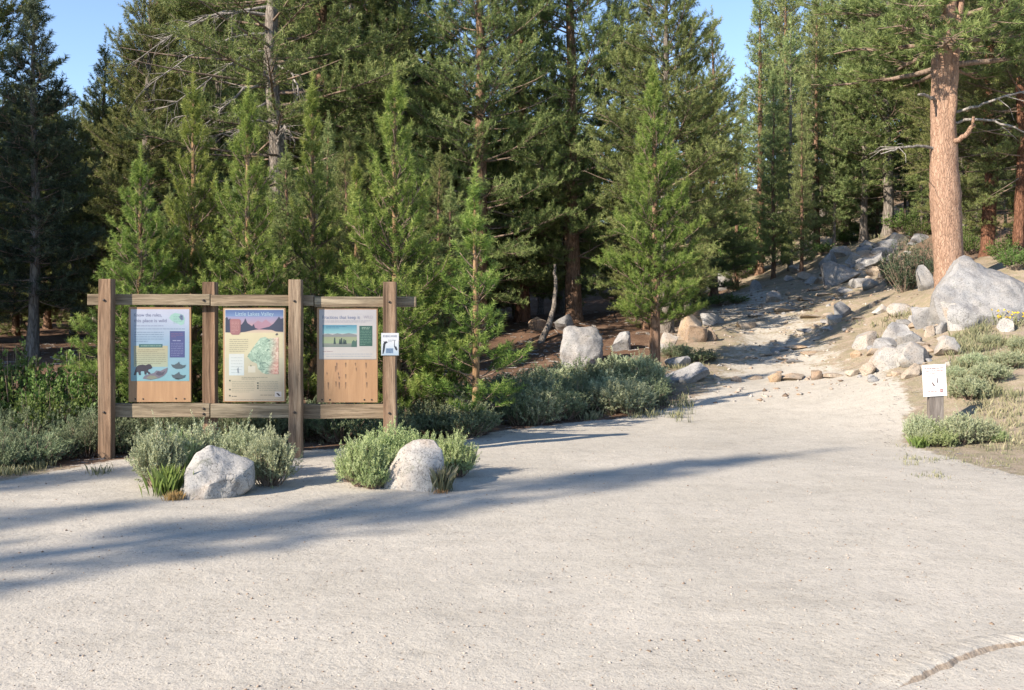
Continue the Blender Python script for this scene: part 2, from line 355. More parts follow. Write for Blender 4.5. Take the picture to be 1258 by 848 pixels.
def needles(Pp, D, L, n, nl, w, r, tone, spread=(30, 62), quad=False, up=0):
    """brushes of needles (triangles) or leaves (diamonds) along shoots that start at Pp and run L along D"""
    m = len(Pp); D = unit(D)
    ref = np.where(np.abs(D[:, 2:3]) < .9, np.array([[0, 0, 1.0]]), np.array([[1.0, 0, 0]]))
    U = unit(np.cross(D, ref)); W = np.cross(D, U)
    s_ = r.random((m, n, 1)); az = r.random((m, n, 1)) * 6.2832
    an = np.radians(spread[0] + (spread[1] - spread[0]) * r.random((m, n, 1)) * (1.15 - .5 * s_))
    nd = D[:, None] * np.cos(an) + (U[:, None] * np.cos(az) + W[:, None] * np.sin(az)) * np.sin(an)
    if up: nd[..., 2] += up; nd = unit(nd)
    base = Pp[:, None] + D[:, None] * s_ * L[:, None, None]
    ln = nl * (.7 + .5 * r.random((m, n, 1)))
    side = unit(np.cross(nd, r.normal(size=(m, n, 3)))) * w * .5
    tip = base + nd * ln
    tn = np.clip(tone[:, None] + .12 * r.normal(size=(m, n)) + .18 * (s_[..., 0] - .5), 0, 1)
    if quad:
        mid = base + nd * ln * .5
        V = np.stack([base, mid - side, tip, mid + side], 2).reshape(-1, 3); k = 4
    else:
        V = np.stack([base - side, base + side, tip], 2).reshape(-1, 3); k = 3
    return V, np.arange(len(V)).reshape(-1, k), np.repeat(tn.ravel(), k)

def make_pine(seed, H, r0, cb, width, prof, whorl, nbr, elev, curve, sub, shoot, nn, nl, nw, tone0=.5, mats=('bark_grey', 'twig', 'needle_tall'),
              spread=(40, 76), jit=.2, bare=0., lean=(0, 0), gaps=.1, flare=1.25, twig_sides=3, limb_r=.14, inner=.25, azbias=None, upsh=.25):
    """one pine: tapered trunk, whorled limbs with side twigs, needle brushes on the twigs"""
    r = np.random.default_rng(seed)
    zs = np.r_[-.35, .0, .12, .35, np.linspace(.8, H, 22)]
    wob = lambda z: np.stack([lean[0] * z / H + .025 * r0 * 10 * np.sin(z * .9 + seed), lean[1] * z / H + .02 * r0 * 10 * np.cos(z * .7 + seed), z], -1)
    rad = r0 * (1 - np.clip(zs, 0, H) / H) ** .8 + .012; rad[:4] *= np.array([flare * 1.15, flare, 1 + (flare - 1) * .55, 1 + (flare - 1) * .2])
    tr = Tubes(); sd_ = 14; rr = rad[:, None] * (1 + .09 * r.normal(size=(len(zs), sd_)) * (1 if r0 > .12 else .4)); tr.add(wob(zs), rr, sd_)
    limbs = Tubes(); SP, SD, SL, ST = [], [], [], []
    z = H * cb
    while z < H * .985:
        t = (z / H - cb) / (1 - cb)
        k = max(3, int(round(nbr * (.8 + .4 * r.random()))))
        a0 = r.random() * 6.28
        for b in range(k):
            if r.random() < gaps: continue
            az = a0 + b * 6.2832 / k + r.normal() * .25
            L = width * prof(t) * (.55 + .65 * r.random())
            if azbias: L *= 1 + azbias[1] * math.cos(az - azbias[0])
            zz = z + r.normal() * whorl * .25; p0 = wob(np.array([min(max(zz, .3), H)]))[0]
            el = math.radians(elev(t) + 9 * r.normal())
            d = np.array([math.cos(az) * math.cos(el), math.sin(az) * math.cos(el), math.sin(el)])
            q = np.linspace(0, 1, 7)
            bend = r.normal() * .12 * L
            pts = p0 + d * L * q[:, None] + np.array([0, 0, 1.0]) * (curve(t) * L * q ** 2)[:, None] + np.array([-d[1], d[0], 0]) * (bend * q ** 2)[:, None]
            rb = max(.006, limb_r * L * .12) * (1 - .85 * q) + .003
            limbs.add(pts, rb, 5 if L > 1.2 else 4)
            if bare and r.random() < bare * (1 - t) ** 1.5: continue
            ns = max(2, int(L / sub)); tang = unit(np.gradient(pts, axis=0))
            for j in range(ns):
                u = inner + (1 - inner) * (j + r.random()) / ns
                i = min(5, int(u * 6)); f = u * 6 - i; p = pts[i] * (1 - f) + pts[i + 1] * f; T = tang[i]
                side = 1 if j % 2 else -1; lat = np.array([-T[1], T[0], 0]) * side
                dd = unit(T * (.55 + .3 * r.random()) + lat * (.9 * r.random() + .35) + np.array([0, 0, upsh * r.random() + .25 * r.normal()]))
                l2 = min(L * .5, (.25 + .35 * r.random()) * L * (1.15 - u * .7) + shoot * .4)
                m = max(1, int(round(l2 / (shoot * .6))))
                if l2 > .12: limbs.add(np.stack([p, p + dd * l2 * .5, p + dd * l2 + np.array([0, 0, .1 * l2])]), [.006 + .006 * l2, .005 + .003 * l2, .003], twig_sides if twig_sides % 2 else 4)
                for g in range(m):
                    v = (g + .6) / m; sp = p + dd * l2 * v * .9
                    sdv = unit(dd * .85 + np.array([0, 0, upsh * .7 + .12]) + r.normal(size=3) * jit)
                    SP.append(sp); SD.append(sdv); SL.append(shoot * (.7 + .6 * r.random()))
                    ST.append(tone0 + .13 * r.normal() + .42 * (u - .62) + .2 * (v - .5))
            SP.append(pts[-1]); SD.append(unit(tang[-1] + np.array([0, 0, .5]))); SL.append(shoot * 1.1); ST.append(tone0 + .25)
        z += whorl * (.75 + .5 * r.random()) * (1 - .35 * t)
    top = wob(np.array([H]))[0]
    for g in range(9):
        SP.append(top - [0, 0, shoot * (g - 3) * .6]); SD.append(np.array([.1 * r.normal(), .1 * r.normal(), 1.0])); SL.append(shoot); ST.append(tone0 + .35)
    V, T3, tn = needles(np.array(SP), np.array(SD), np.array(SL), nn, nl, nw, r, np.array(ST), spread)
    return {'H': H, 'trunk': tr.mesh('trunk', M[mats[0]]), 'limbs': limbs.mesh('limbs', M[mats[1]]), 'crown': npmesh('crown', V, T3, tn, M[mats[2]])}

def with_bark(proto, mat):
    p = dict(proto); p['trunk'] = proto['trunk'].copy(); p['trunk'].materials.clear(); p['trunk'].materials.append(M[mat]); return p

def place_tree(proto, x, y, H, label, group=None, rot=None, wide=1.0, name='pine_tree', tilt=(0, 0), z=None):
    o = bpy.data.objects.new(name, None); C.objects.link(o); o.empty_display_size = .3
    o.location = (x, y, gz(x, y) - .02 if z is None else z); k = H / proto['H']
    o.scale = (k * wide, k * wide, k); o.rotation_euler = (tilt[0], tilt[1], random.random() * 6.28 if rot is None else rot)
    tag(o, label, 'tree', group)
    for nme in ('trunk', 'limbs', 'crown'):
        if proto.get(nme): link(nme, proto[nme], o)
    return o

cone = lambda t: (1 - t) ** .75 * (.55 + .45 * min(1, t * 6 + .35))
pil = lambda t: (1 - t) ** .55 * (.6 + .4 * min(1, t * 5))
dome = lambda t: max(.12, (1 - t ** 2.2)) * (.65 + .35 * min(1, t * 4))
young_kw = dict(whorl=.27, nbr=7, elev=lambda t: 8 + 46 * t, curve=lambda t: .22 + .15 * t, sub=.075, shoot=.15, nn=62, nl=.062, nw=.0072, tone0=.5, gaps=.08,
                mats=('twig_orange', 'twig', 'needle_young'), limb_r=.09, flare=1.1, upsh=.5)
ycone = lambda t: (1 - t) ** .95 * (.6 + .4 * min(1, t * 6 + .35)) + .05
YP = [make_pine(11, 4.4, .05, .03, .98, ycone, **young_kw), make_pine(12, 4.4, .05, .04, .80, ycone, **young_kw), make_pine(13, 4.4, .045, .05, .58, ycone, **young_kw)]
SP_ = make_pine(14, 3.1, .03, .06, .5, ycone, **{**young_kw, 'whorl': .27, 'nbr': 5, 'gaps': .12, 'sub': .08})
GP = make_pine(15, 5.0, .085, .17, .86, ycone, **{**young_kw, 'mats': ('bark_brown', 'twig', 'needle_young'), 'tone0': .46, 'whorl': .26, 'nbr': 8, 'gaps': .03, 'sub': .068})
tall_kw = dict(whorl=.36, nbr=6, elev=lambda t: -8 + 45 * t, curve=lambda t: .16 + .1 * t, sub=.15, shoot=.26, nn=38, nl=.11, nw=.0165, tone0=.5, gaps=.14, limb_r=.10)
TP = [make_pine(21, 11, .20, .08, 2.2, pil, **tall_kw), make_pine(22, 11, .19, .14, 2.3, dome, **{**tall_kw, 'bare': .12}),
      make_pine(23, 11, .17, .05, 2.0, cone, **{**tall_kw, 'mats': ('bark_brown', 'twig', 'needle_tall')})]
BP = make_pine(24, 8.2, .13, .17, 1.45, cone, **{**tall_kw, 'mats': ('bark_grey', 'twig', 'needle_blue'), 'whorl': .28, 'sub': .12, 'tone0': .45})
OP = [make_pine(25, 17, .34, .2, 4.2, dome, **{**tall_kw, 'whorl': .75, 'nbr': 6, 'elev': lambda t: -14 + 45 * t, 'bare': .6, 'nn': 30, 'sub': .19, 'shoot': .32, 'nl': .13, 'nw': .021, 'inner': .4, 'limb_r': .11, 'curve': lambda t: .05 + .15 * t}),
      make_pine(26, 17, .36, .1, 3.8, dome, **{**tall_kw, 'whorl': .6, 'nbr': 6, 'elev': lambda t: -10 + 45 * t, 'bare': .12, 'nn': 30, 'sub': .19, 'shoot': .32, 'nl': .13, 'nw': .021, 'inner': .3, 'limb_r': .1, 'mats': ('bark_brown', 'twig', 'needle_tall')})]
far_kw = dict(whorl=.40, nbr=6, elev=lambda t: -5 + 45 * t, curve=lambda t: .15, sub=.16, shoot=.27, nn=18, nl=.15, nw=.026, tone0=.52, gaps=.1, limb_r=.09)
FP = [make_pine(31, 12, .16, .08, 1.5, cone, **{**far_kw, 'mats': ('bark_brown', 'twig', 'needle_far')}), make_pine(32, 12, .16, .12, 1.75, pil, **{**far_kw, 'mats': ('bark_grey', 'twig', 'needle_far')})]
print('protos done')

def top_h(px, top, d):
    x = (px - CX) / F * d; return x, EYE + (HY - top) / F * d - gz(x, d)
# the young pines behind the board
for px, top, d, pr, wide, lab in [
    (173, 205, 12.9, YP[0], 1.15, 'low bushy bright green young pine behind the bear panel beside the leafy bushes'),
    (237, 120, 13.7, YP[1], 1.0, 'bright green young pine rising behind the panel with the bear'),
    (305, 126, 13.3, YP[1], .98, 'bright green young pine rising behind the map panel'),
    (384, 122, 14.0, YP[2], 1.0, 'slender upright young pine rising behind the post between map panel and half empty panel'),
    (486, 112, 13.3, YP[0], 1.0, 'broad conical bright green young pine behind the post with the small white notice'),
    (437, 215, 15.0, YP[2], 1.1, 'half hidden young pine between the slender and the broad young pines')]:
    x, h = top_h(px, top, d); place_tree(pr, x, d, h, lab, wide=wide, name='young_pine')
x, h = top_h(584, 238, 12.9); place_tree(SP_, x, 12.9, h, 'small thin young pine with open whorls standing alone beside the board', name='young_pine', wide=1.3)
x, d, z = hit(804, 453); _, h = top_h(803, 98, d); place_tree(GP, x, d, h, 'slim pine with bare grey lower trunk standing in the sagebrush beside the trail', rot=2.2)
# the tall trees
def tall(px, top, d, pr, lab, grp=None, wide=1.0, rot=None, tilt=(0, 0), name='pine_tree'):
    x, h = top_h(px, top, d); return place_tree(pr, x, d, h, lab, grp, rot, wide, name, tilt)
tall(42, 12, 22, BP, 'dark blue green spire shaped pine at the edge of the open sky', rot=.6)
tall(182, -14, 25, TP[0], 'tall pine with upswept dense crown next to the dark spire shaped pine', wide=.95)
tall(128, 62, 28, TP[2], 'pine with pale thin top between the dark spire and the dense tall pine')
huge = tall(337, -260, 24, OP[0], 'huge old pine with thick pale grey trunk and long bare drooping limbs', rot=2.9)
def old_limbs():
    root = huge; rr_ = np.random.default_rng(44); d0 = 24.0; k_ = d0 / F
    inv = root.matrix_basis.inverted()
    def W(px, py, dy): return np.array(inv @ Vector(((px - CX) * k_, d0 + dy, EYE + (HY - py) * k_)))
    for sp in [[(334, 60), (300, 75), (262, 108), (222, 142)], [(334, 40), (290, 50), (240, 78), (196, 118)], [(334, 100), (305, 112), (280, 140), (255, 172)], [(334, 125), (312, 138), (285, 150), (240, 150)],
               [(334, 20), (300, 18), (262, 30), (215, 62)], [(336, 150), (318, 150), (290, 172), (262, 176)], [(338, 186), (347, 170), (356, 158), (366, 172)], [(338, 80), (362, 92), (372, 116), (376, 132)], [(334, 8), (280, 20), (235, 44), (176, 92)]]:
        q_ = np.array([W(px, py, -.3 * i) for i, (px, py) in enumerate(sp)]); u = np.linspace(0, 3, 13); qq = np.stack([np.interp(u, range(4), q_[:, i]) for i in range(3)], -1); qq[1:] += rr_.normal(size=(12, 3)) * .025
        t_ = Tubes(); t_.add(qq, np.linspace(.05, .012, 13), 6)
        for _ in range(26):
            i = rr_.integers(3, 13); dv = unit(unit(qq[i] - qq[i - 1]) * .8 + rr_.normal(size=3) * .55 + np.array([0, 0, -.35])); L = .3 + .8 * rr_.random()
            t_.add(np.stack([qq[i], qq[i] + dv * L * .5 + rr_.normal(size=3) * .05, qq[i] + dv * L + np.array([0, 0, -.1])]), [.012, .008, .003], 4)
        link('dead_limb', t_.mesh('dead_limb', M['dead_wood']), root)
bpy.context.view_layer.update(); old_limbs()
tall(396, -230, 26.5, OP[1], 'old pine with straight grey trunk standing close behind the pine with drooping limbs', rot=1)
tall(590, -150, 24.5, OP[1], 'broad pine with wide sunlit upper boughs over the dark hollow', rot=4.1, wide=.85)
tall(498, -90, 27, TP[1], 'tall pine behind the broad conical young pine', wide=1.1)
tall(702, -200, 26, OP[1], 'massive dark brown trunked pine behind the squarish boulder', rot=.3, wide=.8)
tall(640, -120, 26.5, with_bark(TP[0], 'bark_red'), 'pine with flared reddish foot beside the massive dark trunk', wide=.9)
tall(818, -60, 22, TP[1], 'tall sunlit pine with pale trunk directly behind the slim trailside pine', wide=.95, rot=.9)
tall(765, -20, 27, TP[0], 'tall pine filling the gap behind the massive dark trunk', wide=.9)
tall(876, 28, 34, TP[2], 'pine with a narrow pointed top against the open sky beside the trail', wide=.9)
tall(845, 70, 25.5, TP[0], 'pine on the near side of the trail bend', wide=.75)
for i, (px, top, d, pr, w) in enumerate([(934, -12, 40, FP[0], 1.0), (966, -30, 42, FP[0], 1.0), (1003, 0, 38, FP[0], .95), (1040, -60, 40, FP[1], 1), (905, 150, 38, FP[0], .9),
        (1062, -30, 37, FP[1], 1.0), (950, 90, 36, FP[0], .8), (985, 110, 34.5, FP[0], .75), (1120, -40, 40, FP[1], 1.1), (1025, 120, 37, FP[1], .8)]):
    tall(px, top, d, pr, 'light green narrow conifer on the slope above the trail', 'conifers on the slope above the trail', w)
tall(1090, -80, 36.5, TP[1], 'pine with short flaky orange trunk standing on the rocky slope', rot=2)
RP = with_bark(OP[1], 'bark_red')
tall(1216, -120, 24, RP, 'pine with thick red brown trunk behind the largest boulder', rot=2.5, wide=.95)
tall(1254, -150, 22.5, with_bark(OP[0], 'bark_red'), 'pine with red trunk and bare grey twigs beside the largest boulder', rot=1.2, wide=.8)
for px, d in ((1180, 33), (1245, 36), (1300, 30), (1150, 44)): tall(px, -60, d, TP[1], 'bushy dark pine deep behind the orange trunked pine', 'dark pines behind the orange trunk')

# fill of the deep forest, left low under the open sky of the photo's two sky gaps
lim = lambda px: np.interp(px, [-400, 90, 110, 150, 200, 860, 872, 925, 940, 1700], [110, 108, 112, 80, -60, -60, 118, 118, -40, -60])
rf = random.Random(5)
for row, (d0, step) in enumerate([(30, 74), (37, 58), (46, 50), (57, 50)]):
    px = -120 + row * 17
    while px < (710 if row == 0 else 800):
        d = d0 + rf.uniform(-2.5, 2.5); q = px + rf.uniform(-18, 18)
        top = max(lim(q - 14), lim(q + 14), 150 if row and q > 540 else (70 if q > 480 else -99)) + rf.uniform(0, 30)
        tall(q, top, d, rf.choice(TP + FP if row > 1 else TP), 'dark pine of the dense forest behind the board', 'deep forest pines', rf.uniform(.8, 1.1), rf.uniform(0, 6))
        px += step
for px, d in ((868, 50), (890, 56), (912, 47), (845, 46)): tall(px, 122 + rf.uniform(0, 25), d, FP[0], 'far conifer low behind the pine with the pointed top', 'far conifers at the sky gap')
for px, d in ((960, 52), (1010, 50), (1060, 54), (1110, 52), (1160, 56), (1215, 50), (1265, 54)):
    tall(px, -60, d, FP[1], 'light green conifer at the back of the slope', 'conifers at the back of the slope')
for i in range(34):                               # young growth under the tall trees
    px = rf.uniform(150, 800); d = rf.uniform(17.5, 29)
    if 560 < px < 790 and d < 27.5: continue
    tall(px, rf.uniform(150, 300), d, rf.choice([TP[2], FP[0]]), 'short dark pine growing under the tall trees behind the board', 'undergrowth pines', rf.uniform(.9, 1.3), rf.uniform(0, 6))
for px, d in ((352, 17.4), (425, 18.6), (498, 19.2), (540, 21)): tall(px, 190, d, TP[2], 'short dark pine growing under the tall trees behind the board', 'undergrowth pines', 1.1)
for px, d, tp in ((1035, 40, 150), (1062, 42, 130), (1078, 39, 190), (1112, 41, 140), (1132, 36, 170), (1190, 33, 120), (1200, 29, 200), (1235, 30, 150), (1262, 27, 190), (1150, 38, 120), (1236, 38, 60)): tall(px, tp, d, rf.choice([TP[2], FP[1], FP[0]]), 'short bushy pine under the tall trees above the bank', 'bushy pines above the bank', rf.uniform(1.0, 1.3), rf.uniform(0, 6))
# forest beyond the frame, whose shade falls into the picture
off = [(-18, 4.2, 10), (-20, 15, 13), (-16, 18, 11), (-24, 10.5, 13), (-18, 24, 13), (-27, 17, 15), (-14, 26, 12), (-30, 9, 13), (-22, 21, 14)]
for i, (x, y, h) in enumerate(off):
    place_tree(TP[i % 3], x, y, h, 'tall pine at the far end of the lot beside the dark spire shaped pine', 'pines at the far end of the lot', rf.uniform(0, 6), 1.1)
def caster(tipx, tipy, H, pr, wide=1.0, lab='tall pine across the lot that throws the long shadow on the gravel'):
    L = H / math.tan(SUN_EL); place_tree(pr, tipx - LD.x * L, tipy - LD.y * L, H, lab, None, rf.uniform(0, 6), wide)
caster(2.6, 10.75, 14.0, FP[0], .92)
caster(-3.2, 8.15, 12.0, FP[1], .8, 'pine across the lot that widens the long shadow')
caster(-4.0, 9.9, 9.0, TP[1], .7, 'smaller pine across the lot beside the one with the long shadow')
caster(-1.4, 11.6, 15.0, make_pine(41, 11, .14, .55, .9, cone, **tall_kw), .7, 'thin high crowned pine across the lot')

# ------------------------------------------------------------------ the orange trunked pine (own build)
def orange_pine():
    x, y, z = hit(1168, 353); root = bpy.data.objects.new('pine_tree', None); C.objects.link(root); root.location = (x, y, z)
    k = y / F; Zp = lambda py: EYE + (HY - py) * k - z; Xp = lambda px: (px - CX) * k - x
    tag(root, 'big pine with smooth orange trunk standing behind the largest boulder', 'tree')
    pts, rad = [], []
    for py, px, w in [(385, 1170, 46), (353, 1168, 38), (320, 1166, 35), (280, 1163, 35), (240, 1161, 37), (212, 1160, 34), (175, 1159.5, 31), (140, 1158, 28), (100, 1158, 27), (70, 1158, 26), (40, 1160, 27), (10, 1163, 24), (-60, 1166, 20), (-160, 1168, 14), (-280, 1170, 5)]:
        pts.append((Xp(px), 0, Zp(py))); rad.append(w * k / 2)
    pts = np.array(pts); rr = np.random.default_rng(3)
    # refine
    tt = np.linspace(0, len(pts) - 1, 60); P2 = np.stack([np.interp(tt, range(len(pts)), pts[:, i]) for i in range(3)], -1); R2 = np.interp(tt, range(len(pts)), rad)
    tb = Tubes(); tb.add(P2, R2[:, None] * (1 + .025 * rr.normal(size=(60, 20))), 20); link('trunk', tb.mesh('trunk', M['bark_orange']), root)
    def limb(name, spec, mat, dy=0., twigs=0, seed=1):
        r = np.random.default_rng(seed); t_ = Tubes()
        q = np.array([(Xp(px), yy, Zp(py)) for px, py, yy, w in spec]); w = np.array([s_[3] for s_ in spec]) * k / 2
        u = np.linspace(0, len(q) - 1, 14); qq = np.stack([np.interp(u, range(len(q)), q[:, i]) for i in range(3)], -1); qq[1:-1] += r.normal(size=(12, 3)) * .012
        t_.add(qq, np.interp(u, range(len(q)), w), 8)
        for _ in range(twigs):
            i = r.integers(5, 13); d = unit(qq[i] - qq[i - 1] + r.normal(size=3) * .08 * np.array([1, 1, 1.2])); L = .25 + .5 * r.random()
            e = qq[i] + d * L * .6 + r.normal(size=3) * .06; t_.add(np.stack([qq[i], e, e + d * L * .4 + np.array([0, 0, -.1])]), [.012, .008, .003], 4)
        link(name, t_.mesh(name, M[mat]), root)
    limb('dead_limb', [(1150, 183, 0, 4.3), (1125, 181, -.2, 3.1), (1100, 185, -.3, 2.5), (1073, 193, -.4, 1.2)], 'dead_wood', twigs=5, seed=2)
    limb('dead_limb', [(1150, 123, 0, 4.3), (1132, 122, -.3, 3.7), (1116, 123, -.5, 3.1)], 'dead_wood', seed=3)
    limb('dead_limb', [(1165, 178, -.1, 6.8), (1174, 172, -.35, 6.2), (1181, 160, -.5, 5.0), (1180, 150, -.55, 3.1)], 'bark_orange', seed=4)
    limb('dead_limb', [(1168, 140, 0, 3.7), (1195, 133, -.3, 3.1), (1225, 122, -.5, 2.5), (1262, 117, -.6, 1.2)], 'dead_wood', twigs=8, seed=5)
    limb('dead_limb', [(1168, 150, 0, 3.7), (1200, 148, -.2, 3.1), (1232, 160, -.4, 2.5), (1262, 178, -.5, 1.2)], 'dead_wood', twigs=8, seed=6)
    limb('second_stem', [(1163, 165, -.12, 12), (1166, 120, -.16, 13), (1168, 80, -.14, 12), (1173, 40, -.1, 11), (1180, 0, 0, 9), (1190, -80, .2, 6)], 'bark_orange', seed=8)
    lim_, SPs, SDs, SLs, STs = Tubes(), [], [], [], []
    r = np.random.default_rng(9)
    def bough(p0, d, L):
        q = np.linspace(0, 1, 9)[:, None]; side = np.array([-d[1], d[0], 0]); pts = p0 + d * L * q + np.array([0, 0, 1.]) * L * .12 * q ** 2 + side * r.normal() * .2 * L * q ** 2 + r.normal(size=(9, 3)) * .03 * q
        lim_.add(pts, (.02 + .016 * L) * (1 - .85 * q[:, 0]) + .004, 6); tg = unit(np.gradient(pts, axis=0))
        for j in range(int(L / .09)):
            u = .3 + .7 * r.random(); i = min(7, int(u * 8)); p = pts[i] + (pts[i + 1] - pts[i]) * (u * 8 - i)
            lat = np.array([-tg[i][1], tg[i][0], 0]) * (1 if j % 2 else -1); dd = unit(tg[i] * .6 + lat * (.3 + .9 * r.random()) + np.array([0, 0, .25 * r.normal() + .1])); l2 = (.3 + .5 * r.random()) * (1.2 - .6 * u) * min(1.3, L * .5)
            lim_.add(np.stack([p, p + dd * l2 * .5, p + dd * l2]), [.012, .008, .004], 4)
            for g in range(max(2, int(l2 / .11))):
                v = .25 + .75 * r.random(); SPs.append(p + dd * l2 * v); SDs.append(unit(dd * .6 + np.array([0, 0, .4]) + r.normal(size=3) * .4)); SLs.append(.2 * (.7 + .6 * r.random())); STs.append(.5 + .18 * r.normal() + .2 * (v - .5))
    for i in range(58):
        py = r.uniform(-270, 95); ax = np.interp(py, [-280, 100], [1170, 1158]); az = r.random() * 6.28
        el = math.radians(np.interp(py, [-280, 100], [40, -8]) + 10 * r.normal()); L = np.interp(py, [-280, -100, 95], [.8, 2.3, 2.5]) * (.6 + .5 * r.random())
        bough(np.array([Xp(ax), 0, Zp(py)]), np.array([math.cos(az) * math.cos(el), math.sin(az) * math.cos(el), math.sin(el)]), L)
    link('limbs', lim_.mesh('limbs', M['twig']), root)
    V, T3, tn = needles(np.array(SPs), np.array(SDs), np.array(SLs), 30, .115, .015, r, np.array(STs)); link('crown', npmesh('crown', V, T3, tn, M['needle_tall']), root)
orange_pine()

# thin leaning trunks and dead wood
def pole(name, pts_px, d, w, mat, label, cat, group=None):
    """a bare stem whose foot stands on the ground under its first pixel"""
    x0, y0, z0 = hit(*pts_px[0]) if d is None else ((pts_px[0][0] - CX) / F * d, d, gz((pts_px[0][0] - CX) / F * d, d))
    k = y0 / F; q = np.array([((px - CX) * k - x0, .25 * i, EYE + (HY - py) * k - z0) for i, (px, py) in enumerate(pts_px)]); q[0, 2] = -.1
    u = np.linspace(0, len(q) - 1, 16); qq = np.stack([np.interp(u, range(len(q)), q[:, i]) for i in range(3)], -1); rr = np.random.default_rng(int(abs(pts_px[0][0]))); qq[1:] += rr.normal(size=(15, 3)) * .012
    tb = Tubes(); tb.add(qq, np.linspace(w[0] * k / 2, w[1] * k / 2, 16)[:, None] * (1 + .05 * rr.normal(size=(16, 8))), 8)
    o = link(name, tb.mesh(name, M[mat]), None, (x0, y0, z0)); return tag(o, label, cat, group)
pole('dead_trunk', [(662, 421), (674, 400), (682, 378), (685, 345), (684, 322)], None, (9, 3), 'bark_grey', 'weathered bare leaning trunk in front of the massive dark pine', 'dead tree')
slim = make_pine(33, 9, .085, .3, .75, pil, **{**far_kw, 'mats': ('bark_grey', 'twig', 'needle_far')})
x, d, z = hit(971, 332); _, h = top_h(971, 40, d); place_tree(slim, x, d, h, 'slim pine with thin bare lower trunk at the far turn of the trail')
x, d, z = hit(1000, 312); _, h = top_h(1000, 20, d); place_tree(slim, x, d, h, 'slim pine with dark trunk on the slope beside the thin trunked one', wide=1.3)

# ------------------------------------------------------------------ rocks
def finish_rock(bm, name, mat, loc, label, group, seed, amp, rough):
    for v in bm.verts:
        p = v.co * rough + Vector((seed * 3.1, seed * 1.7, seed)); n = v.normal
        a = mnoise.fractal(p, 1.0, 2.0, 4) * amp + abs(mnoise.noise(p * .6)) * amp * .7
        v.co += n * a
    me = bpy.data.meshes.new(name); bm.to_mesh(me); bm.free(); me.materials.append(M[mat])
    me.polygons.foreach_set('use_smooth', np.ones(len(me.polygons), bool)); me.set_sharp_from_angle(angle=math.radians(28))
    o = link(name, me, None, loc); return tag(o, label, 'rock', group)

def rock(pxl, pxr, pyt, pyb, mat, label, group=None, seed=1, cuts=9, name='rock', depth=.8, sub=4, amp=.035):
    x, y, z = hit((pxl + pxr) / 2, pyb); k = y / F; W = (pxr - pxl) * k; H = (pyb - pyt) * k * 1.02
    r = random.Random(seed * 13 + 5); bm = bmesh.new(); bmesh.ops.create_icosphere(bm, subdivisions=sub, radius=1)
    planes = []
    for i in range(cuts):
        n = Vector((r.gauss(0, 1), r.gauss(0, 1), r.gauss(.3, .8))).normalized(); planes.append((n, r.uniform(.32, .72)))
    for v in bm.verts:
        for n, d in planes:
            e = v.co.dot(n) - d
            if e > 0: v.co -= n * e * .96
    xs = [v.co.x for v in bm.verts]; zs = [v.co.z for v in bm.verts]; ys = [v.co.y for v in bm.verts]
    D = max(W * depth, H * .8)
    for v in bm.verts:
        v.co.x = ((v.co.x - min(xs)) / (max(xs) - min(xs)) - .5) * W
        v.co.y = ((v.co.y - min(ys)) / (max(ys) - min(ys))) * D - D * .12
        t = (v.co.z - min(zs)) / (max(zs) - min(zs)); v.co.z = (t * 1.35 - .35) * H
    bm.normal_update(); s_ = min(W, H)
    return finish_rock(bm, name, mat, (x, y, z), label, group, seed, s_ * amp, 2.4 / s_)

def hull_rock(pts, mat, loc, label, seed, amp, group=None, cuts=5, smooth=4, name='boulder', rough=4.0):
    bm = bmesh.new()
    for p in pts: bm.verts.new(p)
    res = bmesh.ops.convex_hull(bm, input=bm.verts)
    junk = [g for g in res['geom_interior'] if isinstance(g, bmesh.types.BMVert)] + [v for v in bm.verts if not v.link_faces]
    bmesh.ops.delete(bm, geom=list(set(junk)), context='VERTS')
    bmesh.ops.triangulate(bm, faces=bm.faces)
    for _ in range(2):
        bmesh.ops.subdivide_edges(bm, edges=bm.edges, cuts=2, use_grid_fill=True)
    bmesh.ops.subdivide_edges(bm, edges=[e for e in bm.edges if e.calc_length() > .05], cuts=1, use_grid_fill=True)
    bmesh.ops.triangulate(bm, faces=bm.faces)
    for _ in range(smooth): bmesh.ops.smooth_vert(bm, verts=bm.verts, factor=.5, use_axis_x=True, use_axis_y=True, use_axis_z=True)
    bm.normal_update()
    return finish_rock(bm, name, mat, loc, label, group, seed, amp, rough)

# foreground boulders
x, y, z = hit(262, 612); k = y / F
B = lambda px, py, yy: ((px - 262) * k * .9, yy * .9, (612 - py) * k * .9)
hull_rock([B(221, 618, .05), B(219, 580, .12), B(232, 556, .2), B(246, 547, .25), B(262, 549, .3), B(284, 563, .35), B(307, 571, .28), B(304, 600, .2), B(288, 613, .02), B(255, 616, -.1),
           B(232, 616, -.06), B(246, 575, -.03), B(275, 580, -.02), B(262, 590, -.12), B(235, 600, -.1), B(230, 618, .55), B(300, 618, .5), B(250, 556, .5), B(288, 570, .5), B(292, 585, .02)], 'granite', (x, y, z),
          'pale angular boulder with pitted front in the sagebrush before the bear panel', 2, .045, smooth=1, rough=3.0)
x, y, z = hit(514, 604); k = y / F
B = lambda px, py, yy: ((px - 522) * k * .93, yy * .93, (604 - py) * k * .9)
hull_rock([B(471, 610, .16), B(473, 588, .2), B(482, 570, .22), B(494, 550, .26), B(510, 539, .30), B(540, 538, .27), B(552, 549, .16), B(552, 578, .02), B(553, 608, -.06), B(515, 608, .02),
           B(512, 570, .1), B(540, 568, .0), B(536, 606, -.05), B(485, 608, .45), B(548, 608, .45), B(505, 556, .42), B(540, 549, .42)], 'granite',
          (x, y, z), 'upright pale boulder with smooth slanted face in the sagebrush before the half empty panel', 5, .02, smooth=2)
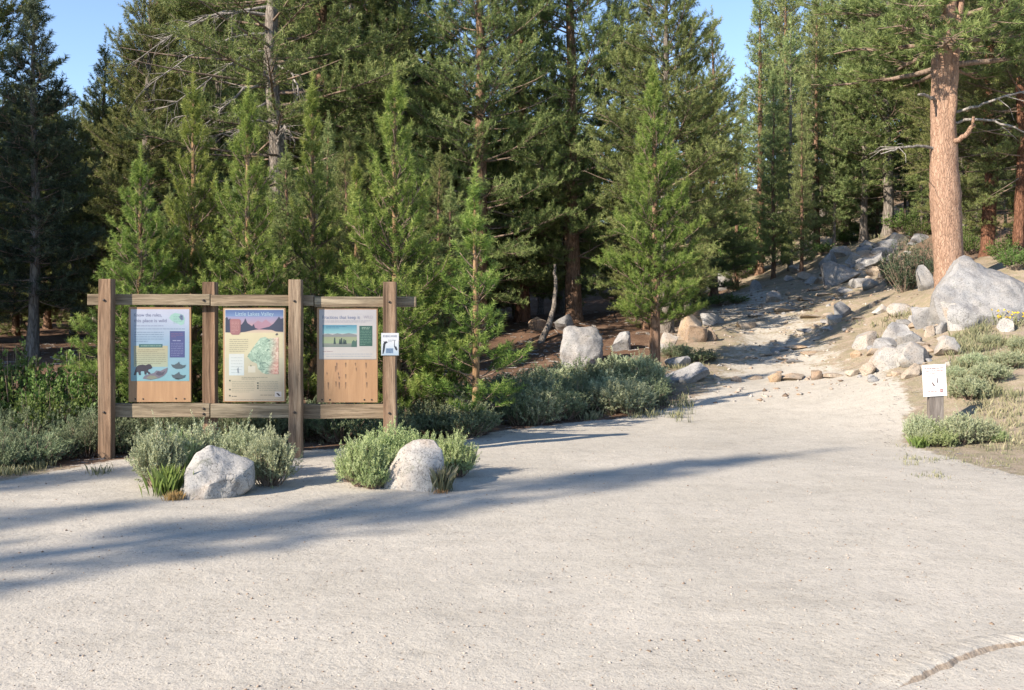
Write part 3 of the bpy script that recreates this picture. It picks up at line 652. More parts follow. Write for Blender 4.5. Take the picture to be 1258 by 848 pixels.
# the biggest boulder on the bank
x, y, z = hit(1172, 404); k = y / F
B = lambda px, py, yy: ((px - 1172) * k, yy, (404 - py) * k)
hull_rock([B(1150, 366, .1), B(1151, 384, 0), B(1160, 406, 0), B(1178, 350, .15), B(1188, 330, .35), B(1200, 315, .7), B(1215, 317, .9), B(1230, 324, 1.0), B(1262, 334, 1.1), B(1290, 350, 1.0), B(1300, 400, .3),
           B(1195, 388, -.25), B(1178, 408, -.15), B(1225, 372, -.05), B(1258, 352, .2), B(1275, 365, .1), B(1160, 420, .8), B(1300, 410, 1.6), B(1240, 395, -.3), B(1210, 330, 1.6), B(1270, 345, 1.7)], 'granite_grey',
          (x, y, z), 'largest pale slanted boulder at the foot of the orange pine', 8, .08, smooth=0, rough=1.9)
x, y, z = hit(716, 452); k = y / F
B = lambda px, py, yy: ((px - 716) * k, yy, (452 - py) * k)
hull_rock([B(690, 458, 0), B(690, 420, .05), B(695, 405, .15), B(715, 403, .2), B(736, 404, .2), B(742, 420, .1), B(741, 432, .0), B(733, 458, .05), B(712, 456, -.12), B(700, 412, -.0), B(728, 415, -.02),
           B(725, 440, -.12), B(692, 458, .7), B(738, 458, .7), B(697, 405, .65), B(735, 406, .65)], 'granite_grey', (x, y, z), 'squarish grey boulder with a dark crack on the needle floor behind the sagebrush', 11, .05, smooth=3)

HEAP = 'rocks heaped at the trail edge below the largest boulder'; hp = 'rough grey granite rock in the heap below the largest boulder'
SLOPE = 'boulders on the slope above the trail'; sp_l = 'half buried pale boulder on the rocky slope above the trail'
STEP = 'stones set across the trail'; st_l = 'flat stone sunk in the row across the trail'
rocks = [
 (1158, 1204, 372, 405, 'granite', 'pale broken block at the low corner of the largest boulder', None),
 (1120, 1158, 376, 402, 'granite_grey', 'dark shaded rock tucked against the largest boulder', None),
 (1087, 1119, 397, 417, 'granite_grey', hp, HEAP), (1076, 1106, 416, 431, 'granite_grey', hp, HEAP), (1105, 1137, 407, 427, 'granite_grey', hp, HEAP),
 (1149, 1168, 396, 410, 'granite', hp, HEAP), (1136, 1150, 400, 414, 'granite_tan', hp, HEAP), (1050, 1079, 407, 428, 'granite', 'rounded pale rock at the trail edge where the heap begins', None),
 (1065, 1080, 425, 433, 'granite_grey', hp, HEAP), (1046, 1060, 431, 440, 'granite_tan', 'small tan stone lying on the trail before the heap', None),
 (1074, 1113, 426, 454, 'granite', 'blocky cream boulder at the front of the heap', None), (1105, 1152, 421, 449, 'granite', 'wide wedge shaped pale boulder at the front of the heap', None),
 (1153, 1189, 414, 437, 'granite', 'flat topped white rock above the small white sign', None), (1058, 1080, 446, 461, 'granite_tan', 'square tan stone at the lower end of the heap', None),
 (1109, 1136, 448, 465, 'granite_tan', 'sandy tan slab just behind the small white sign', None), (1229, 1251, 391, 408, 'granite', 'white rock among yellow flowers on the bank', None),
 (1133, 1150, 424, 434, 'granite_tan', hp, HEAP), (1120, 1136, 415, 425, 'granite_tan', hp, HEAP),
 (1072, 1094, 374, 385, 'granite', 'round white rock beside the trail above the heap', None), (1093, 1127, 373, 387, 'granite', 'long white rock beside the trail above the heap', None),
 (1025, 1050, 371, 390, 'granite_grey', 'rounded grey boulder at the inner bend of the trail', None), (1018, 1036, 387, 398, 'granite_grey', hp, HEAP),
 (1074, 1103, 294, 312, 'granite_grey', sp_l, SLOPE), (1013, 1062, 321, 347, 'granite_grey', 'broad smooth grey boulder in the middle of the rocky slope', None),
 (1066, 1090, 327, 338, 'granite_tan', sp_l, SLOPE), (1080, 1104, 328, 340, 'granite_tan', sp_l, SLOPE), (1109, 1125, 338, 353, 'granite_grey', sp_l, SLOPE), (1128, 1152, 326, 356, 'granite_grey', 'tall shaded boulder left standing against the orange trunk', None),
 (1008, 1032, 308, 329, 'granite_grey', sp_l, SLOPE), (971, 991, 325, 336, 'granite_grey', sp_l, SLOPE), (1040, 1070, 310, 322, 'granite', sp_l, SLOPE), (1055, 1078, 302, 312, 'granite', sp_l, SLOPE), (1088, 1104, 312, 324, 'granite', sp_l, SLOPE), (1030, 1050, 352, 360, 'granite_grey', sp_l, SLOPE),
 (1060, 1082, 345, 354, 'granite', sp_l, SLOPE), (990, 1010, 340, 348, 'granite', sp_l, SLOPE),
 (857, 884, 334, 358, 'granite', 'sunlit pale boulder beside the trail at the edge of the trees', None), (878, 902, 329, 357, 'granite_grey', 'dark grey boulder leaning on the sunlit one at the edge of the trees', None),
 (941, 963, 357, 371, 'granite', 'lone pale block lying on the upper trail', None), (921, 937, 344, 357, 'granite_grey', 'small grey rock at the turn of the upper trail', None),
 (834, 866, 383, 417, 'granite_tan', 'tall tan boulder beside the pale trunked pine', None), (842, 871, 400, 421, 'granite_brown', 'rounded brown rock leaning on the tall tan boulder', None), (868, 884, 402, 419, 'granite_brown', 'small dark brown rock at the trail edge by the tan boulder', None),
 (861, 892, 385, 399, 'granite_grey', 'low grey rock at the trail edge behind the tan boulder', None), (906, 931, 396, 405, 'granite_tan', 'flat tan stone half sunk in the middle of the trail', None),
 (809, 835, 409, 430, 'granite', 'pale rock at the foot of the pale trunked pine', None), (815, 874, 447, 471, 'granite_grey', 'wide low blue grey rock where the trail leaves the lot', None), (817, 850, 438, 451, 'granite_grey', 'grey rock just behind the wide low one', None),
 (678, 705, 386, 408, 'granite_grey', 'rounded rock beside the leaning dead trunk', None), (649, 671, 390, 407, 'granite_brown', 'small dark rock at the flared reddish tree foot', None), (752, 777, 408, 432, 'granite_grey', 'grey rock behind the slim trailside pine', None),
 (631, 642, 494, 501, 'granite', 'small pale stone at the edge of the sagebrush patch', None),
 (876, 893, 464, 468, 'granite_tan', st_l, STEP), (899, 912, 463, 470, 'granite_brown', st_l, STEP), (918, 940, 462, 467, 'granite_tan', st_l, STEP), (945, 961, 459, 470, 'granite_tan', st_l, STEP), (960, 996, 460, 468, 'granite_tan', st_l, STEP), (997, 1011, 456, 467, 'granite_brown', st_l, STEP), (1014, 1040, 459, 464, 'granite_tan', st_l, STEP), (1040, 1058, 455, 462, 'granite_tan', st_l, STEP),
]
for i, (a, b, c, d, m, lab, grp) in enumerate(rocks):
    rock(a, b, c, d, m, lab, grp, i + 1, 12 if (b - a) > 25 else 9, depth=1.0 if grp == STEP else .8, name='boulder' if b - a > 40 else 'rock')
rl = random.Random(21)
rk = random.Random(4)
for i in range(22):                               # flat slabs half sunk in the trail
    py = rk.uniform(362, 446); px = np.interp(py, [360, 446], [950, 960]) + rk.gauss(0, 42); w = rk.uniform(14, 34)
    rock(px, px + w, py - w * rk.uniform(.1, .2), py, rk.choice(['granite_grey', 'granite_tan', 'granite_tan']), 'flat slab half sunk in the stony trail', 'slabs sunk in the trail', 500 + i, 8, depth=1.1, sub=3)
for i in range(34):                               # slabs and blocks over the stony slope
    py = rk.uniform(296, 352); px = np.interp(py, [290, 350], [1085, 1020]) + rk.gauss(0, 32); w = rk.uniform(12, 34)
    rock(px, px + w, py - w * rk.uniform(.22, .5), py, rk.choice(['granite', 'granite_grey', 'granite_grey', 'granite_tan']), sp_l, SLOPE, 300 + i, 8, sub=3)
for i in range(16):
    py = rk.uniform(392, 452); px = np.interp(py, [392, 452], [1128, 1092]) + rk.gauss(0, 30); w = rk.uniform(12, 27)
    rock(px, px + w, py - w * rk.uniform(.25, .45), py, rk.choice(['granite', 'granite_tan', 'granite_grey', 'granite_tan']), hp, HEAP, 400 + i, 10, sub=3)
for i in range(70):                               # small loose stones along the trail and its bank
    px, py = rl.choice([(rl.gauss(1050, 35), rl.uniform(352, 430)), (rl.gauss(950, 45), rl.uniform(360, 455)), (rl.gauss(1060, 45), rl.uniform(300, 350)), (rl.gauss(1120, 30), rl.uniform(440, 470))])
    w = rl.uniform(5, 13); rock(px, px + w, py - w * rl.uniform(.35, .6), py, rl.choice(['granite', 'granite_tan', 'granite_grey']), 'small loose stone on the stony trail', 'loose trail stones', 100 + i, 7, 'stone', sub=2)

# ------------------------------------------------------------------ shrubs and grass
def make_shrub(seed, R, H, nst, nshoot, nn, nl, nw, mat, stem='twig', up=.9, quad=True, spread=(25, 60), sh=.12, tone0=.5, hollow=.35):
    r = np.random.default_rng(seed); tb = Tubes(); SPs, SDs, SLs, STs = [], [], [], []
    for i in range(nst):
        az = r.random() * 6.2832; rho = math.sqrt(r.random()); b = np.array([math.cos(az), math.sin(az), 0])
        e = b * R * rho; e = e + np.array([0, 0, H * (1 - .45 * rho ** 2.2) * (.6 + .6 * r.random())])
        p0 = b * R * .3 * rho * r.random(); mid = (p0 + e) * .5 + b * R * .1; tb.add(np.stack([p0 - [0, 0, .05], mid, e]), [.008, .006, .003], 4)
        for j in range(nshoot):
            u = hollow + (1 - hollow) * r.random(); p = (1 - u) ** 2 * p0 + 2 * u * (1 - u) * mid + u * u * e
            d = unit(b * .5 * rho + np.array([0, 0, up]) + r.normal(size=3) * .35)
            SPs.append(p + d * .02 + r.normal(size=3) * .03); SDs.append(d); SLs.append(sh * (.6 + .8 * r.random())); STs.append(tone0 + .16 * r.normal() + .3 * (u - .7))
    for i in range(nst // 3):                     # dry bare twigs poking out of the foliage
        az = r.random() * 6.2832; rho = math.sqrt(r.random()); b = np.array([math.cos(az), math.sin(az), 0]); e = b * R * rho * 1.08 + np.array([0, 0, H * (1.08 - .5 * rho ** 2) * (.6 + .5 * r.random())])
        tb.add(np.stack([b * R * .2, e * .55 + b * .03, e]), [.005, .003, .0015], 4)
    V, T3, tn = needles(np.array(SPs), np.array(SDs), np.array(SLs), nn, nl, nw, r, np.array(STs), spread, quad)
    return {'stems': tb.mesh('stems', M[stem]), 'foliage': npmesh('foliage', V, T3, tn, M[mat])}
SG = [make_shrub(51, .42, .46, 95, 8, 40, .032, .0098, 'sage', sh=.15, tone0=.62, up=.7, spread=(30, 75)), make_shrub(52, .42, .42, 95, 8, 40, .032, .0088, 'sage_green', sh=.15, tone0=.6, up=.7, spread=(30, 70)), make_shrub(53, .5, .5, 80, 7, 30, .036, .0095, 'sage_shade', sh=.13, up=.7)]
LBD = make_shrub(56, .8, 1.0, 50, 9, 12, .07, .02, 'needle_blue', sh=.16, up=.5, spread=(35, 80), hollow=.05)  # dark needle bush, part of its darkness is shade put into the colour
LB = [make_shrub(54, .8, 1.0, 55, 9, 9, .065, .036, 'leaf', sh=.16, up=.5, spread=(35, 80)), make_shrub(55, 1.0, 2.0, 60, 11, 9, .09, .035, 'willow', sh=.25, up=.7, spread=(30, 75))]
def shrub(proto, px, py, w, h, label, group=None, name='sagebrush', cat='shrub', base=(.42, .46), d=None):
    if d is None: x, y, z = hit(px, py)
    else: x, y = (px - CX) / F * d, d; z = gz(x, y)
    o = bpy.data.objects.new(name, None); C.objects.link(o); k = y / F
    o.location = (x, y, z - .02); sx = w * k / 2 / base[0]; o.scale = (sx, sx, h * k / base[1] * ((.86 if 'boulder' in label else .76) if name == 'sagebrush' else 1)); o.rotation_euler.z = random.random() * 6.28
    tag(o, label, cat, group)
    for n_ in ('stems', 'foliage'): link(n_, proto[n_], o)
    return o
b1 = 'grey green sagebrush growing round the pitted boulder'; g1 = 'sagebrush round the pitted boulder'
for px, py, w, h, p in [(196, 597, 66, 68, 0), (245, 586, 70, 60, 0), (300, 588, 70, 60, 0), (332, 597, 60, 64, 0), (285, 582, 54, 52, 1), (215, 592, 46, 62, 1)]: shrub(SG[p], px, py, w, h, b1, g1)
b2 = 'green sagebrush growing round the upright smooth boulder'; g2 = 'sagebrush round the upright boulder'
for px, py, w, h, p in [(450, 597, 64, 62, 1), (480, 578, 62, 56, 1), (515, 582, 60, 50, 1), (560, 586, 50, 54, 1), (434, 592, 44, 44, 0), (458, 600, 36, 36, 1)]: shrub(SG[p], px, py, w, h, b2, g2)
rs = random.Random(3)
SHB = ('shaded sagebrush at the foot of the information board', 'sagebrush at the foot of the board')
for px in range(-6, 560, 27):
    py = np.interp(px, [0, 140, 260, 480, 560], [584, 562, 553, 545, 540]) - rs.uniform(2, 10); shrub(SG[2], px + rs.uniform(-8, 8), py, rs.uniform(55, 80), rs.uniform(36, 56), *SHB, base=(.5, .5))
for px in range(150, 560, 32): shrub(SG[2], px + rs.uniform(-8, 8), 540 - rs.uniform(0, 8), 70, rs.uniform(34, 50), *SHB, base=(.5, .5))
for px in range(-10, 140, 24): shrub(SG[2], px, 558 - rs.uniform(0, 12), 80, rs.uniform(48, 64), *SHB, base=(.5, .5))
PAT = ('grey green sagebrush of the long patch between board and trail', 'sagebrush patch between board and trail')
for i in range(46):
    px = rs.uniform(560, 800); lo = np.interp(px, [560, 610, 690, 770, 840], [542, 530, 519, 512, 496]); py = lo - 2 - rs.random() ** 1.3 * 36
    shrub(rs.choice([SG[0], SG[2], SG[2]]), px, py, rs.uniform(48, 76), rs.uniform(30, 48), *PAT)
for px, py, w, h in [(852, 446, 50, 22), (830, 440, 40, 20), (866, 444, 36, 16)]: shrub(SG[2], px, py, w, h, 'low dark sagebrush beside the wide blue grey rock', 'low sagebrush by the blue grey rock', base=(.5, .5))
for px, py, w, h in [(890, 375, 60, 14), (862, 377, 50, 14)]: shrub(LB[0], px, py, w, h, 'low dark shrub along the far edge of the trail', 'low shrubs along the trail', 'shrub', base=(.8, 1.0))
for px, py, w, h, d in [(20, 0, 120, 100, 12.6), (85, 0, 110, 96, 12.4), (128, 0, 70, 84, 12.3), (-30, 0, 110, 100, 12.6), (55, 0, 100, 70, 11.9)]:
    shrub(LB[0], px, py, w, h, 'leafy green bush beyond the end of the information board', 'leafy bushes beyond the board', 'leafy_bush', base=(.8, 1.0), d=d)
for px, py, w, h in [(905, 345, 64, 78), (882, 350, 44, 60), (925, 338, 40, 60)]: shrub(LB[1], px, py, w, h, 'bright green willow bush at the turn of the trail', 'willows at the trail turn', 'willow_bush', base=(1.0, 2.0))
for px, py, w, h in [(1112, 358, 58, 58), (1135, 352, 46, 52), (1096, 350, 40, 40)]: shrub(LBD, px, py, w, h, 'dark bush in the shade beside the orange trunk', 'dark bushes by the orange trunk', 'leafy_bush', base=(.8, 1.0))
for px, py, w, h, p in [(1130, 545, 40, 38, 0), (1154, 548, 44, 28, 1), (1180, 546, 50, 40, 0), (1205, 543, 46, 32, 0), (1222, 543, 30, 22, 1), (1140, 548, 30, 26, 0)]: shrub(SG[p], px, py, w, h, 'sagebrush clump at the foot of the small white sign', 'sagebrush at the white sign')
for px, py, w, h, p in [(1190, 490, 46, 30, 0), (1216, 468, 46, 24, 0), (1240, 452, 44, 22, 0), (1198, 452, 34, 20, 0), (1256, 432, 36, 20, 0), (1174, 466, 30, 18, 0), (1218, 424, 26, 14, 0)]: shrub(SG[p], px, py, w, h, 'pale sagebrush on the sunny bank behind the white sign', 'sagebrush on the sunny bank')
for px, py, w, h in [(1040, 300, 40, 16), (1012, 312, 36, 14), (1060, 290, 40, 20), (1110, 285, 50, 26), (1248, 330, 46, 26), (1190, 312, 44, 24), (1232, 318, 40, 24), (1130, 292, 40, 22), (1205, 296, 46, 26), (1256, 306, 40, 28), (1176, 300, 36, 24)]: shrub(LB[0], px, py, w, h, 'low green shrub high on the slope under the conifers', 'low shrubs on the slope', 'shrub', base=(.8, 1.0))

def blades(pts, n, h, w, r, spread, tone):
    m = len(pts); b = pts[:, None] + r.normal(size=(m, n, 3)) * np.array([spread, spread, 0]); az = r.random((m, n, 1)) * 6.28
    L = h * (.5 + .7 * r.random((m, n, 1))); out = np.concatenate([np.cos(az), np.sin(az), 0 * az], -1); ln = .05 + .5 * r.random((m, n, 1)) ** 1.6
    side = np.concatenate([-np.sin(az), np.cos(az), 0 * az], -1) * w; mid = b + out * L * ln * .3 + np.array([0, 0, 1.]) * L * .6; tip = b + out * L * ln + np.array([0, 0, 1.]) * L * .95
    V = np.stack([b - side, b + side, mid + side * .6, tip], 2).reshape(-1, 3); tn = np.clip(tone + .2 * r.normal(size=(m, n, 1)) + np.array([[[-.2, -.2, 0, .25]]]), 0, 1)
    return V, np.arange(len(V)).reshape(-1, 4), tn.ravel()
r = np.random.default_rng(77)
def tuft(px, py, h, sp, n, mat, label, name='grass_tuft', w=.0012):
    x, y, z = hit(px, py); V, Q, tn = blades(np.zeros((1, 3)), n, h, w, r, sp, .5)
    V[:, 2] -= .01; tag(link(name, npmesh(name, V, Q, tn, M[mat]), None, (x, y, z)), label, 'grass')
tuft(207, 609, .25, .055, 260, 'grass_fresh', 'fresh green grass tuft against the pitted boulder')
tuft(213, 615, .085, .035, 220, 'grass_dry', 'rusty dry grass clump before the pitted boulder')
tuft(543, 604, .22, .04, 170, 'grass', 'green grass tuft against the upright smooth boulder')
tuft(541, 607, .05, .03, 80, 'grass_dry', 'short dry grass clump before the upright smooth boulder')
tuft(1164, 542, .26, .07, 220, 'grass_fresh', 'tall fresh grass tuft at the post of the small white sign')
tuft(1130, 550, .14, .045, 200, 'grass_fresh', 'short green grass tuft before the sagebrush at the white sign')
def meadow(name, regions, label, mat):
    Vs, Ts, n0 = [], [], 0
    for (x0, x1, y0, y1, cnt, h, tone) in regions:
        pts = []
        for _ in range(cnt):
            px, py = r.uniform(x0, x1), r.uniform(y0, y1); x, y, z = fast_hit(px, py)
            if vnoise(np.array([x * 1.6]), np.array([y * 1.6]), 5)[0] > .42: pts.append((x, y, z))
        V, Q, tn = blades(np.array(pts), 16, h, .004, r, .06, tone); Vs.append(V); Ts.append(tn)
    V = np.concatenate(Vs); o = link(name, npmesh(name, V, np.arange(len(V)).reshape(-1, 4), np.concatenate(Ts), M[mat])); tag(o, label, 'grass', kind='stuff')
def fast_hit(px, py):
    d = np.linspace(6, 60, 260); z = ground((px - CX) / F * d, d); m = z >= EYE + (HY - py) / F * d; i = int(np.argmax(m)) if m.any() else 100
    return (px - CX) / F * d[i], d[i], z[i] - .01
meadow('bank_grass', [(1170, 1258, 405, 495, 330, .15, .5), (1110, 1258, 548, 592, 60, .05, .6), (1200, 1258, 495, 560, 70, .1, .85), (960, 1120, 268, 312, 130, .22, .5), (1055, 1130, 385, 440, 60, .14, .5)], 'thin dry and green grass on the sunny bank and slope', 'grass')
meadow('edge_grass', [(0, 130, 560, 594, 170, .1, .45), (140, 560, 540, 562, 90, .06, .6), (560, 850, 484, 524, 200, .12, .5), (820, 870, 440, 480, 50, .1, .6)], 'short grass along the shaded edge of the gravel', 'grass')
x, y, z = hit(1240, 400); V, Q, tn = blades(np.array([(x + r.normal() * .25, y + r.normal() * .2, 0) for _ in range(26)]) - np.array([x, y, 0]), 5, .22, .003, r, .03, .4)
fl = tag(link('flower_clump', npmesh('flower_clump', V, Q, tn, M['grass']), None, (x, y, z)), 'clump of small yellow flowers on the bank before the largest boulder', 'flowers')
M['petal'] = plain('petal', (.75, .55, .05), .6)
tips = V[3::4][r.permutation(len(V) // 4)[:40]]; Vp, Qp, _ = needles(tips, np.tile([0, 0, 1.0], (40, 1)), np.full(40, .02), 8, .03, .02, r, np.full(40, .5), (40, 90), True); link('blossoms', npmesh('blossoms', Vp, Qp, None, M['petal']), fl)

# ------------------------------------------------------------------ pebbles and forest litter
def scatter_stones(n, fn, smin, smax, name, label, mat):
    pts = fn(n); n = len(pts); base = np.array([(1, 0, 0), (-1, 0, 0), (0, 1, 0), (0, -1, 0), (0, 0, 1), (0, 0, -1.)]); f = np.array([(0, 2, 4), (2, 1, 4), (1, 3, 4), (3, 0, 4), (2, 0, 5), (1, 2, 5), (3, 1, 5), (0, 3, 5)])
    sz = smin + (smax - smin) * r.random((n, 1, 1)) ** 5; v = base[None] * (.6 + .8 * r.random((n, 6, 3))) + .3 * r.normal(size=(n, 6, 3)); v = v * sz * np.array([1, 1, .6]) + pts[:, None] + np.array([0, 0, 1.]) * sz * .15
    npm = npmesh(name, v.reshape(-1, 3), (f[None] + np.arange(n)[:, None, None] * 6).reshape(-1, 3), np.repeat(r.random(n), 6), mat); return tag(link(name, npm), label, kind='stuff')
def pebble_mat():
    t = NT('pebble'); a = t.attr('tone').outputs['Fac']; return t.finish(t.ramp(a, [(0, (.12, .09, .07)), (.3, (.3, .22, .16)), (.6, (.36, .32, .28)), (1, (.42, .39, .35))]), .9)
M['pebble'] = pebble_mat()
def lot_pts(n):
    d = 3.8 + 12 * r.random(n) ** 1.4; x = (r.random(n) - .5) * 1.1 * d; k_ = inside_dist(x, d) > -.15; x, d = x[k_], d[k_]; return np.c_[x, d, ground(x, d)]
scatter_stones(11000, lot_pts, .002, .010, 'gravel', 'loose grit and pebbles on the gravel lot', M['pebble'])
def trail_pts(n):
    y_ = r.uniform(15, 34, n); x_ = np.interp(y_, [15, 20, 30, 38], [4.3, 5.8, 7.5, 9.8]) + r.normal(size=n) * 1.4; return np.c_[x_, y_, ground(x_, y_)]
scatter_stones(2600, trail_pts, .006, .06, 'trail_gravel', 'coarse grit and small stones on the trail', M['pebble'])
def litter():
    n = 2600; x = r.uniform(-12, 4, n); y = r.uniform(14, 28, n); k_ = inside_dist(x, y) < -.6; x, y = x[k_], y[k_]; x2 = r.uniform(-9, 8, 9000); y2 = r.uniform(7.5, 18, 9000); i2 = np.abs(inside_dist(x2, y2)) < .35; x = np.r_[x, x2[i2]]; y = np.r_[y, y2[i2]]; n = len(x); z = ground(x, y) + .012; a = r.random(n) * 6.28; L = np.where(np.arange(n) < k_.sum(), .05 + .35 * r.random(n) ** 3, .02 + .13 * r.random(n) ** 4); w = np.where(np.arange(n) < k_.sum(), .004 + .01 * r.random(n), .0015 + .003 * r.random(n))
    c, s_ = np.cos(a), np.sin(a); p = np.c_[x, y, z]; D = np.c_[c, s_, .1 * r.normal(size=n)] * L[:, None]; W = np.c_[-s_, c, 0 * c] * w[:, None]; U = np.c_[0 * c, 0 * c, w]
    V = np.stack([p - W, p + W, p + U * 1.6, p + D - W * .6, p + D + W * .6, p + D + U], 1).reshape(-1, 3); q = np.array([(0, 2, 5, 3), (2, 1, 4, 5)])
    tag(link('twig_litter', npmesh('twig_litter', V, (q[None] + np.arange(n)[:, None, None] * 6).reshape(-1, 4), None, M['dead_wood'])), 'fallen twigs and sticks on the forest floor', kind='stuff')
litter()
# worn edge of an older gravel layer in the near corner
def worn_edge():
    N = 260; px = np.linspace(1075, 1300, N); py = np.interp(px, [1075, 1110, 1150, 1190, 1230, 1260, 1300], [862, 842, 824, 808, 796, 791, 788]); V = []
    for i, (a, b) in enumerate(zip(px, py)):
        x, y, z = a, b, 0; d = EYE * F / (b - HY); X0 = (a - CX) / F * d; t = i / (N - 1) * 14; e_ = min(1, i / 60); j = .03 * float(fbm(np.array([t * 1.3]), np.array([2.]), 4)[0]); nx_, ny_ = -.55, .83
        hgt = .02 + .012 * float(fbm(np.array([t * 2]), np.array([9.]), 6)[0])
        for off_, hh in ((-.03 + j, -.006), (-.012 + j, hgt * .5), (.006 + j, hgt), (.05 + j, hgt * 1.02), (.12 + j, hgt * .9), (.17 + j, -.02)): V.append((X0 + nx_ * off_, d + ny_ * off_, gz(X0 + nx_ * off_, d + ny_ * off_) + hh * e_ - .012 * (1 - e_)))
    n = 6; ix = np.arange(N * n).reshape(N, n); Q = np.stack([ix[:-1, :-1], ix[1:, :-1], ix[1:, 1:], ix[:-1, 1:]], -1).reshape(-1, 4)
    me = npmesh('gravel_edge', V, Q, None, M['ground'], True); z_ = np.ones((len(V), 4), np.float32); z_[:, 1:3] = 0; z_.reshape(N, n, 4)[:, :2, 0] = .25; z_.reshape(N, n, 4)[:, 2, 0] = .7; a = me.color_attributes.new('zone', 'FLOAT_COLOR', 'POINT'); a.data.foreach_set('color', z_.ravel())
    o = link('gravel_edge', me); o['kind'] = 'structure'; o['label'] = 'crumbling curved edge of a gravel layer in the lot'
worn_edge()

# ------------------------------------------------------------------ the information board
KY = 10.87; S = F / KY
kx = lambda px: (px - CX) / S
kz = lambda py: EYE + (HY - py) / S
KB = (kx(308), KY, gz(kx(308), KY))
board = bpy.data.objects.new('information_board', None); C.objects.link(board); board.location = KB
tag(board, 'long weathered timber information board with three printed panels beside the gravel lot', 'notice board')
def box_mesh(name, x0, x1, y0, y1, z0, z1, mat, bev=.008, jit=.003, seg=10, origin=KB, seed=0):
    """a timber: bevelled box, cut into lengths along its longest side and slightly uneven"""
    bm = bmesh.new(); bmesh.ops.create_cube(bm, size=1)
    for v in bm.verts: v.co = Vector(((x0 + x1) / 2 + v.co.x * (x1 - x0), (y0 + y1) / 2 + v.co.y * (y1 - y0), (z0 + z1) / 2 + v.co.z * (z1 - z0))) - Vector(origin)
    bmesh.ops.bevel(bm, geom=bm.edges[:], offset=bev, segments=2, affect='EDGES', profile=.6)
    ax = max(range(3), key=lambda i: (x1 - x0, y1 - y0, z1 - z0)[i]); lo = (x0, y0, z0)[ax] - origin[ax]; hi = (x1, y1, z1)[ax] - origin[ax]
    for i in range(1, seg):
        n = Vector((0, 0, 0)); n[ax] = 1; bmesh.ops.bisect_plane(bm, geom=bm.verts[:] + bm.edges[:] + bm.faces[:], plane_co=n * (lo + (hi - lo) * i / seg), plane_no=n)
    for v in bm.verts:
        q = v.co * 3 + Vector((seed * 5.3, seed, 0)); v.co += Vector((mnoise.noise(q), mnoise.noise(q + Vector((9, 0, 0))), mnoise.noise(q + Vector((0, 9, 0))))) * jit
    me = bpy.data.meshes.new(name); bm.to_mesh(me); bm.free(); me.materials.append(M[mat]); return me
def part(name, *a, parent=board, **k): return link(name, box_mesh(name, *a, **k), parent)
for i, (a, b, top, front) in enumerate([(126.5, 142, 343, 1), (245.5, 261, 346, 0), (357.5, 373, 344, 1), (472.5, 488, 347, 1)]):
    y0 = KY - .135 if front else KY + .09; part('post', kx(a), kx(b), y0, y0 + .133, -.25, kz(top), 'wood_v', seed=i, jit=.006, seg=14)
for i, (a, b, t, u, dy) in enumerate([(107, 257.5, 361.5, 375, 0), (258.5, 385, 362.5, 376, .003), (386, 511, 364.5, 377.5, .006)]):
    bm_ = part('upper_beam', kx(a), kx(b), KY + dy, KY + .088, kz(u), kz(t), 'wood_h', seed=10 + i, jit=.005)
for i, (a, b, t, u) in enumerate([(134, 257.5, 496, 513), (258.5, 366, 496.5, 513.5), (367, 481, 497, 514.5)]):
    part('lower_beam', kx(a), kx(b), KY + .002, KY + .088, kz(u), kz(t), 'wood_h', seed=20 + i, jit=.005)
def bolt(px, py, y):
    tb = Tubes(); tb.add([(kx(px) - KB[0], y + .01 - KB[1], kz(py) - KB[2]), (kx(px) - KB[0], y - .012 - KB[1], kz(py) - KB[2])], [.013, .013], 8); link('bolt', tb.mesh('bolt', M['iron']), board)
for px, py, y in [(250, 369, KY), (250, 502, KY), (250, 508.5, KY), (134, 369, KY - .135), (134, 505, KY - .135), (365, 370, KY - .135), (365, 505, KY - .135), (480, 371, KY - .135), (480, 506, KY - .135)]: bolt(px, py, y)

